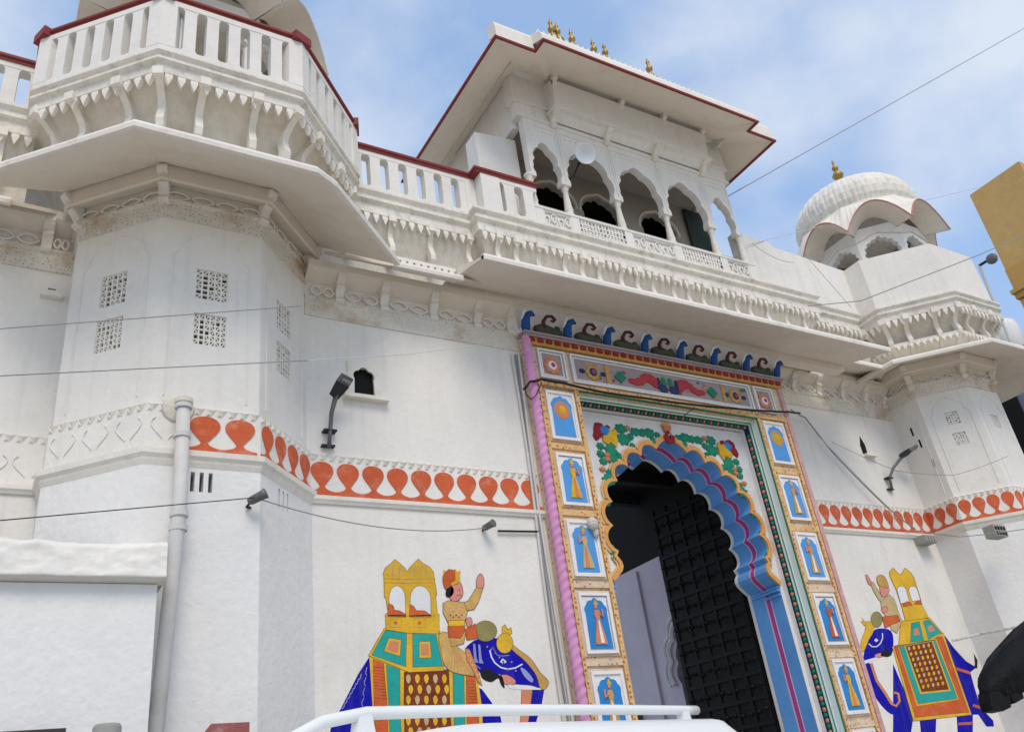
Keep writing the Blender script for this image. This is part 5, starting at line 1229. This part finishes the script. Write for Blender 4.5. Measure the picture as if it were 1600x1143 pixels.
# drainpipe on the left tower
DP = thing('drainpipe', 'off-white drainpipe running down the front of the balustraded tower', 'pipe', (1.25, 7.1, 0))
tp = onY(287, 632, 7.15); md = onY(280, 800, 7.13); lo = onY(243, 1143, 7.05); dv = (lo-md).normalized(); bt = md+dv*((md.z-.0)/-dv.z)
MB().tube([tp, md, bt], [.058, .058, .058], 14).build('pipe', PIPE, DP, True)
for q in (tp-Vector((0, 0, .02)), tp-Vector((0, 0, .30)), md-Vector((0, 0, .02)), md-Vector((0, 0, .14))): MB().lathe([(.058, -.02), (.074, -.02), (.074, .02), (.058, .02)], q, 14).build('collar', PIPE, DP)
MB().lathe([(.05, .0), (.078, .01), (.078, .05), (.04, .055)], tp, 14).build('cap', AGED, DP)
MB().blob((tp.x-.02, 7.285, tp.z+.02), (.14, .018, .13), 12, 7).build('mortar_patch', AGED, DP, True)
# conduits beside the gate
for k, (x, r) in enumerate(((5.33, .016), (5.37, .011), (5.41, .02))):
    mb = MB(); mb.tube([(x+.02*sin(i*.9+k), 7.975, 6.9-i*.69) for i in range(11)], r, 6)
    tag(mb.build('conduit', PIPE if k != 1 else WIREG), ('white conduit pipe running down beside the rose twisted column', 'thin grey cable between the two white conduits beside the gate', 'thicker white conduit against the edge of the painted gate')[k], 'pipe')
nq = onY(926, 818, GY-.06); mb = MB(); mb.blob(nq, (.075, .06, .085), 10, 7); mb.blob(nq+Vector((.03, .01, -.10)), (.04, .04, .07), 8, 6); tag(mb.build('wasp_nest', mat('pale_lump', (.60, .57, .52), .95, .2, 20, .8, 30)), 'pale mud lump stuck on the gate frame beside the arch foot', 'nest')
mb = MB(); mb.box(12.9, 13.2, 8.25, 8.45, 4.86, 4.98)
for i in range(4): mb.box(12.92+i*.07, 12.96+i*.07, 8.235, 8.25, 4.88, 4.96)
tag(mb.build('junction_box', GREYP), 'small grey junction box under the string course by the mural of the curled trunk', 'box')
JB = thing('vent_block', 'grey cast vent block under the moulding of the plain-parapet tower', 'vent', (13.9, 7.2, 4.75))
pq = onY(1558, 830, 7.3)
mb = MB(); mb.box(pq.x-.16, pq.x+.16, 7.24, 7.42, pq.z-.09, pq.z+.09); mb.build('block', GREYP, JB)
for i in range(4):
    for j in range(2): mb = MB(); mb.box(pq.x-.135+i*.072, pq.x-.09+i*.072, 7.232, 7.2395, pq.z-.07+j*.08, pq.z-.02+j*.08); mb.build('slot', BLACK, JB)

# ================================================================== WIRES
def wire(pts, r, m, label, sag=0, name='cable', n=14, head=0, tail=0):
    P = [Vector(q) for q in pts]; o = []
    if head: P[0] = P[1]+(P[0]-P[1])*head
    if tail: P[-1] = P[-2]+(P[-1]-P[-2])*tail
    for i in range(len(P)-1):
        for j in range(n):
            t = j/n; q = P[i].lerp(P[i+1], t); q = q-Vector((0, 0, sag*4*t*(1-t))); o.append(q)
    o.append(P[-1]); mb = MB(); mb.tube(o, r*.72, 6); return tag(mb.build(name, m), label, 'cable')
wire([onY(-60, 518, 6.4), onY(470, 478, 6.9)], .006, WIREG, 'thin grey cable crossing the tower at its upper lattice windows', head=5)
wire([onY(-60, 590, 6.4), onY(480, 563, 6.9)], .006, WIREG, 'thin grey cable crossing the tower below its lattice windows', head=5)
wire([onY(480, 563, 6.9), onY(640, 553, 7.4), onY(808, 531, 7.86)], .006, WIREW, 'pale cable strung across the wall to the gate top')
wire([onY(-60, 818, 6.6), onY(398, 777, 7.1)], .006, WIREB, 'black cable running along the tower base to the bullet camera', .0, head=4)
wire([onY(408, 780, 7.15), onY(760, 824, 7.9)], .007, WIREG, 'grey cable sagging from the bullet camera to the small spotlight', .13)
wire([onY(1128, 312, 8.05), onY(1640, 22, 6.0)], .012, WIREG, 'overhead cable rising across the sky beyond the pavilion', tail=6)
wire([onY(1165, 383, 8.0), onY(1640, 265, 9.0)], .008, WIREW, 'fine pale overhead line passing behind the ribbed dome', tail=3)
wire([onY(1262, 478, 7.65), onY(1345, 470, 6.6), onY(1530, 398, 5.8), onY(1640, 350, 5.5)], .010, WIREG, 'grey cable slanting across the plain parapet of the domed tower', tail=14)
wire([onY(1255, 395, 7.98), onY(1330, 480, 7.8)], .006, WIREG, 'hairline wire hanging over the plain parapet wall')
wire([onY(1175, 380, 7.9), onY(1240, 410, 7.95)], .006, WIREG, 'short wire looping from the pavilion corner to the parapet', .1)
bl = [(818, 608, 7.80), (828, 596, 7.78), (846, 592, 7.78), (880, 598, 7.79), (940, 612, 7.79), (1010, 622, 7.79), (1085, 632, 7.79), (1150, 638, 7.79), (1205, 642, 7.79), (1232, 643, 7.80), (1250, 645, 8.1)]
wire([onY(*q) for q in bl], .022, WIREB, 'thick black cable bundle draped across the top of the painted gate', .006, 'cable_bundle', 5)
wire([onY(820, 604, 7.80), onY(822, 616, 7.79), onY(830, 624, 7.79), onY(838, 616, 7.78), onY(846, 598, 7.78)], .010, WIREB, 'black cable loop at the gate corner above the rose column', .0)
wire([onY(1085, 636, 7.79), onY(1062, 655, 7.80)], .010, WIREB, 'short black cable end hanging over the green moulding')
wire([onY(1236, 640, 8.2), onY(1258, 652, 8.36), onY(1300, 705, 8.36), onY(1350, 757, 8.36), onY(1392, 797, 8.34), onY(1430, 826, 8.30)], .018, WIREG, 'grey cable bundle falling from the gate corner to the orange band', .01)
wire([onY(1245, 646, 8.2), onY(1310, 712, 8.35), onY(1388, 792, 8.34), onY(1400, 815, 8.34)], .010, WIREW, 'pale cable beside the grey bundle falling to the orange band', .02)
wire([onY(1300, 690, 8.40), onY(1400, 735, 8.36), onY(1490, 742, 7.5), onY(1575, 712, 6.9)], .006, WIREG, 'thin wire looping past the lamp to the plain-parapet tower', .02)
wire([onY(1430, 828, 8.2), onY(1500, 838, 7.4), onY(1600, 826, 6.9), onY(1660, 820, 6.5)], .010, WIREG, 'grey cable running under the moulding of the plain-parapet tower', .01)
rp_ = [onY(1488, 1000, 8.38), onY(1530, 990, 8.1), onY(1600, 977, 7.4), onY(1660, 968, 7.0)]
mb = MB(); o = []
for i in range(3):
    for j in range(16): o.append(rp_[i].lerp(rp_[i+1], j/16))
for s in (0, pi): mb.tube([q+Vector((0, .012*sin(k*1.1+s), .012*cos(k*1.1+s))) for k, q in enumerate(o)], .013, 6)
tag(mb.build('rope', WIREW), 'twisted pale rope stretched from the elephant mural towards the street', 'rope')

# ================================================================== LOW OUTBUILDING ON THE LEFT
OB = thing('outbuilding', 'low whitewashed outbuilding with rough plaster ledge against the drainpipe tower', 'building', (-.9, 6.95, 0))
YO = 6.75; zt = onY(120, 910, YO).z; xr = onY(243, 1000, YO).x
mb = MB(); mb.box(-4, xr-.012, YO, 7.5, 0, zt-.002); mb.build('wall', WHITE2, OB)
from mathutils import noise as mno
mb = MB(); x0, x1 = -4, xr+.03; NXL = 260; NZL = 26
def rg(i, j):
    """rough hand-thrown plaster ledge: lip, bulging face, sloping broken top"""
    x = x0+(x1-x0)*i/NXL; t = j/NZL
    if t < .12: y, z = YO+.03-.13*t/.12, zt+.02*t/.12
    elif t < .62: q_ = (t-.12)/.5; y, z = YO-.10+.03*q_, zt+.02+.25*q_
    else: q_ = (t-.62)/.38; y, z = YO-.05+.66*q_, zt+.29+.13*q_**.7
    v = mno.noise(Vector((x*3.1, t*4, 1.7)))*.5+mno.noise(Vector((x*7.7, t*9, 5.1)))*.28+mno.noise(Vector((x*19, t*22, 2.2)))*.2+mno.noise(Vector((x*41, t*40, 7.2)))*.13
    big = mno.noise(Vector((x*1.1, 0, 9.3))); k = min(1, t/.25)
    return (x, y-v*.03*k, z+(v*.028+big*.035)*k*(1 if t > .3 else t/.3))
mb.grid(NXL, NZL, rg)
e_ = [rg(NXL, j) for j in range(NZL+1)]; mb.add(e_+[(x1, YO+.61, zt)], [tuple(range(NZL+2))])
mb.build('plaster_ledge', WHITE, OB, True)

# ================================================================== PARKED SUV
u_ = Vector((.962, .272, 0)).normalized(); v_ = Vector((-u_.y, u_.x, 0))
SV = thing('parked_suv', 'boxy white SUV with roof rails parked in front of the gate', 'car', tuple(u_*2.0+v_*3.1))
def C(u, v, z): return u_*(u+.30)+v_*v+Vector((0, 0, z))
V0, V1 = 2.27, 3.93
def cprism(name, prof, v0, v1, m, par=SV, bev=.0):
    mb = MB(); mb.prism([C(a, v0, z) for a, z in prof], v_*(v1-v0)); o = mb.build(name, m, par)
    if bev: b = o.modifiers.new('b', 'BEVEL'); b.width = bev; b.segments = 3; b.limit_method = 'ANGLE'
    return o
body = cprism('body', [(-.25, .45), (-.28, .62), (-.22, .95), (.0, 1.03), (.85, 1.10), (3.80, 1.12), (3.86, .8), (3.84, .42), (3.3, .40), (3.22, .62), (3.05, .74), (2.75, .74), (2.58, .62), (2.5, .40), (1.0, .40), (.92, .62), (.75, .74), (.45, .74), (.28, .62), (.2, .42)], V0-.02, V1+.02, CARW, bev=.03)
# greenhouse: pillars and glass
for nm, pr in (('cabin', [(.85, 1.115), (1.42, 1.80), (3.64, 1.80), (3.78, 1.115)]),): cprism(nm, pr, V0+.02, V1-.02, CARW, bev=.02)
for a in ([(1.12, 1.18), (1.50, 1.70), (2.02, 1.70), (2.02, 1.18)], [(2.10, 1.18), (2.10, 1.70), (2.85, 1.70), (2.85, 1.18)], [(2.93, 1.18), (2.93, 1.70), (3.57, 1.70), (3.68, 1.18)]):
    cprism('side_window', a, V0+.008, V0+.019, GLASS); cprism('side_window', a, V1-.019, V1-.008, GLASS)
mb = MB(); mb.prism([C(.90, V0+.12, 1.16), C(.90, V1-.12, 1.16), C(1.39, V1-.18, 1.74), C(1.39, V0+.18, 1.74)], (-u_*.012)+Vector((0, 0, .012))); mb.build('windscreen', GLASS, SV)
mb = MB(); mb.prism([C(3.772, V0+.15, 1.2), C(3.772, V1-.15, 1.2), C(3.655, V1-.2, 1.7), C(3.655, V0+.2, 1.7)], u_*.03); mb.build('rear_window', GLASS, SV)
# roof with soft crown
mb = MB(); nu, nv = 80, 40
def rf(i, j, dz=0):
    s, t = i/nu, j/nv; u = 1.30+(3.69-1.30)*s; v = V0-.01+(V1-V0+.02)*t
    e = min(1, (1-s)/.05); e = sqrt(max(0, 1-(1-e)**2)); f = min(1, s/.35); f = 1-(1-f)**2.2
    ed = min(1, min(t, 1-t)/.07); ed = 1-(1-ed)**2
    z = 1.79+.165*(.2+.8*ed)*(.0+1.0*e)*(.25+.75*f)+.03*sin(pi*t)*e
    return C(u, v, z)
mb.grid(nu, nv, rf)
for i in range(nu):
    for j in (0, nv): a, b = rf(i, j), rf(i+1, j); mb.quad(a, b, Vector((b.x, b.y, 1.785)), Vector((a.x, a.y, 1.785)))
for j in range(nv):
    for i in (0, nu): a, b = rf(i, j), rf(i, j+1); mb.quad(a, b, Vector((b.x, b.y, 1.785)), Vector((a.x, a.y, 1.785)))
mb.build('roof', CARW, SV, True)
for nm, v in (('roof_rail', V0+.26), ('roof_rail', V1-.26)):
    pts = [C(1.22, v, 1.86), C(1.32, v, 1.935), C(1.46, v, 1.995), C(1.64, v, 2.022), C(2.2, v, 2.03), C(2.9, v, 2.03), C(3.58, v, 2.025), C(3.68, v, 2.024)]
    r_ = MB().tube(pts, .022, 10).build(nm, CARW, SV, True)
    for u in (1.62, 3.55): mb = MB(); mb.prism([C(u-.05, v-.02, 1.88), C(u+.06, v-.02, 1.88), C(u+.03, v-.02, 2.02), C(u-.02, v-.02, 2.02)], v_*.04); mb.build('rail_foot', CARW, r_)
for u in (.6, 2.9):
    for v in (V0+.08, V1-.08):
        c = C(u, v, .345); w_ = MB().lathe([(.20, -.09), (.33, -.10), (.345, -.06), (.345, .06), (.33, .10), (.20, .09)], c, 24, axis=v_).build('wheel', RUBBER, SV, True)
        MB().lathe([(.03, -.105), (.10, -.10), (.19, -.092), (.20, -.07), (.20, .07), (.19, .092), (.03, .105)], c, 16, axis=v_).build('rim', GREYM, w_)
for v in (V0+.2, V1-.2): MB().blob(C(-.235, v, .80), (.06, .12, .09), 10, 6).build('headlight', DISH, SV, True)
for v in (V0+.1, V1-.1): mb = MB(); mb.prism([C(3.84, v-.06, .82), C(3.84, v+.06, .82), C(3.815, v+.06, 1.05), C(3.815, v-.06, 1.05)], u_*.03); mb.build('tail_light', CRIM, SV)
cprism('front_bumper', [(-.36, .42), (-.38, .60), (-.24, .64), (-.18, .42)], V0-.02, V1+.02, GREYM, bev=.03); cprism('rear_bumper', [(3.83, .44), (3.83, .62), (3.96, .60), (3.96, .46)], V0-.02, V1+.02, GREYM, bev=.03)
for v, s in ((V0-.10, -1), (V1+.10, 1)): MB().blob(C(1.05, v, 1.22), (.06, .10, .07), 10, 6).build('wing_mirror', CARW, SV, True)

# ================================================================== BLACK TARPAULIN ON A POLE, STREET ODDMENTS
TP = thing('tarpaulin_bundle', 'bundle of black tarpaulin on a bamboo pole before the curled-trunk elephant mural', 'tarpaulin', (5.5, 3.0, 0))
def lump(chain, seed, name):
    random.seed(seed); mb = MB(); n = 18; ph = [random.random()*6 for _ in range(9)]; b = 0; K = len(chain)
    for i, (c, rx, rz) in enumerate(chain):
        for j in range(n):
            a = 2*pi*j/n; f = 1+.10*sin(3*a+ph[0]+i*.8)+.08*sin(5*a+ph[1]-i*1.3)+.06*sin(8*a+ph[2]+i*2.1)
            mb.v.append((c[0]+rx*.25*sin(2*a+i)*.3, c[1]+rx*f*cos(a), c[2]+rz*f*sin(a)))
    for i in range(K-1):
        for j in range(n): mb.f.append((i*n+j, i*n+(j+1) % n, (i+1)*n+(j+1) % n, (i+1)*n+j))
    mb.f.append(tuple(reversed(range(n)))); mb.f.append(tuple((K-1)*n+j for j in range(n)))
    return mb.build(name, TARP, TP, True)
q = lambda px, py: tuple(onY(px, py, 3.0))
lump([(q(1535, 1080), .02, .02), (q(1541, 1080), .05, .05), (q(1550, 1074), .075, .085), (q(1562, 1062), .10, .10), (q(1576, 1046), .12, .12), (q(1592, 1034), .13, .14), (q(1615, 1020), .15, .17), (q(1660, 1000), .18, .2), (q(1720, 985), .2, .2), (q(1790, 975), .05, .05)], 5, 'tarpaulin')
for k, pts in enumerate((((1545, 1080), (1578, 1078), (1580, 1104), (1568, 1110), (1552, 1109), (1547, 1095)), ((1578, 1070), (1594, 1066), (1600, 1090), (1586, 1098), (1581, 1090)))):
    pp = [onY(a, b, 2.94) for a, b in pts]; mb = MB(); mb.prism(pp, (.02, .08, .0)); mb.build('flap', TARP, TP)
pc = onY(1690, 985, 3.0); mb = MB(); mb.tube([(pc.x, pc.y, 0), (pc.x, pc.y, pc.z)], .035, 8); mb.build('pole', mat('bamboo', (.35, .26, .12), .7, .2, 9, .2, 20), TP, True)
# red board and grey pipe post by the outbuilding, dark shutter edge
c = onY(357, 1128, 6.2); BX = thing('red_board', 'faded red board on a post in front of the drainpipe tower', 'board', (c.x, 6.2, 0))
a, b = onY(326, 1130, 6.2), onY(390, 1127, 6.2)
mb = MB(); mb.prism([(a.x+.02, 6.2, a.z), (b.x, 6.2, b.z), (b.x, 6.2, a.z-.55), (a.x-.03, 6.2, a.z-.55), (a.x-.03, 6.2, a.z-.06)], (0, .05, 0)); mb.build('board', REDB, BX)
mb = MB(); mb.tube([(c.x, 6.29, 0), (c.x, 6.29, c.z-.1)], .03, 8); mb.build('post', GREYM, BX)
a = onY(168, 1131, 6.3); mb = MB(); mb.lathe([(.085, 0), (.085, a.z-.02), (.075, a.z), (.01, a.z+.004)], (a.x, 6.3, 0), 16); tag(mb.build('grey_post', GREYP, None, True), 'round grey concrete post in front of the outbuilding', 'post')
a, b = onY(-60, 1143, 6.68), onY(103, 1137, 6.68); mb = MB(); mb.box(a.x-.5, b.x, 6.66, 6.745, b.z-.06, b.z); mb.box(a.x-.5, b.x-.04, 6.70, 6.745, .1, b.z-.061); tag(mb.build('shutter', mat('dark_shutter', (.06, .05, .045), .6, .2, 9, .2, 30)), 'dark framed shutter in the front of the outbuilding', 'shutter')

# ================================================================== NEIGHBOURING BUILDINGS ON THE RIGHT
YB = thing('yellow_building', 'tall ochre yellow building with moulded cornice beyond the domed tower', 'building', (23, 7.6, 0))
a, b = onX(1515, 305, 20), onX(1597, 262, 20); zt = a.z
mb = MB(); mb.box(20, 27, b.y-.0, a.y, 11.9, zt); mb.build('upper_wall', OCHRE, YB)
cz = onX(1575, 468, 20).z
mb = MB(); mb.box(19.85, 27, 5.4, a.y+.06, cz, cz+.10); mb.box(19.92, 27, 5.5, a.y+.03, cz-.14, cz-.001); mb.box(19.98, 27, 5.6, a.y+.01, cz+.101, 11.9); mb.build('cornice', OCHRE2, YB)
mb = MB(); mb.box(20, 27, 5.6, a.y+.0, 0, cz-.161); mb.build('lower_wall', OCHRE, YB)
for zz in (2.2, 5.4, 8.4):
    mb = MB(); mb.box(19.97, 20.02, 6.4, 7.5, zz, zz+1.5); f = mb.build('window', DARKM, YB); frame_ = MB(); frame_.box(19.93, 19.99, 6.3, 7.6, zz-.1, zz); frame_.build('window_sill', OCHRE2, f)
NB = thing('blue_grey_house', 'shaded blue-grey house front behind the plain-parapet tower', 'building', (18.5, 9, 0))
mb = MB(); mb.box(17.6, 19.9, 7.9, 13, 0, 8.9); mb.build('wall', HOUSE, NB)
for zz in (1.4, 4.6, 6.9):
    for yy in (8.2, 9.4): mb = MB(); mb.box(17.55, 17.62, yy, yy+.8, zz, zz+1.3); f = mb.build('window', BLACK, NB); mb = MB(); mb.box(17.5, 17.60, yy-.06, yy+.86, zz-.08, zz-.001); mb.build('window_sill', GREYP, f)
mb = MB(); mb.box(17.1, 17.6, 7.7, 11, 6.2, 6.32); mb.build('balcony_slab', GREYP, NB)
mb = MB(); mb.tube([(17.0, 7.6, 6.55), (17.2, 9.0, 6.5)], .05, 6); mb.build('awning_pole', DARKM, NB)
WT = thing('rooftop_tank', 'white rounded water tank on the roof beside the yellow building', 'tank', (18.6, 8.6, 8.9))
c = onX(1562, 505, 18.4); MB().lathe([(.22, -.9), (.30, -.85), (.32, -.2), (.28, -.05), (.15, .05), (.05, .07)], (18.4, c.y, c.z), 20).build('tank_body', MWHITE, WT, True)
mb = MB(); mb.box(17.9, 18.9, c.y-.5, c.y+.5, 8.9, max(8.92, c.z-.9)); mb.build('tank_stand', GREYP, WT)
FP = thing('floodlight_pole', 'small floodlight on a thin white pole beside the domed tower', 'lamp', (17.7, 8.3, 8.9))
a, b = onX(1552, 478, 17.7), onX(1530, 415, 17.7)
mb = MB(); mb.tube([(17.7, a.y, 8.9), b], .03, 8); mb.build('pole', PIPE, FP); c = onX(1546, 405, 17.7)
mb = MB(); mb.tube([b, c], .03, 6); mb.build('arm', DARKM, FP); MB().blob(c+Vector((0, -.05, -.02)), (.1, .13, .12), 8, 6).build('head', GREYM, FP)

bpy.context.view_layer.update()
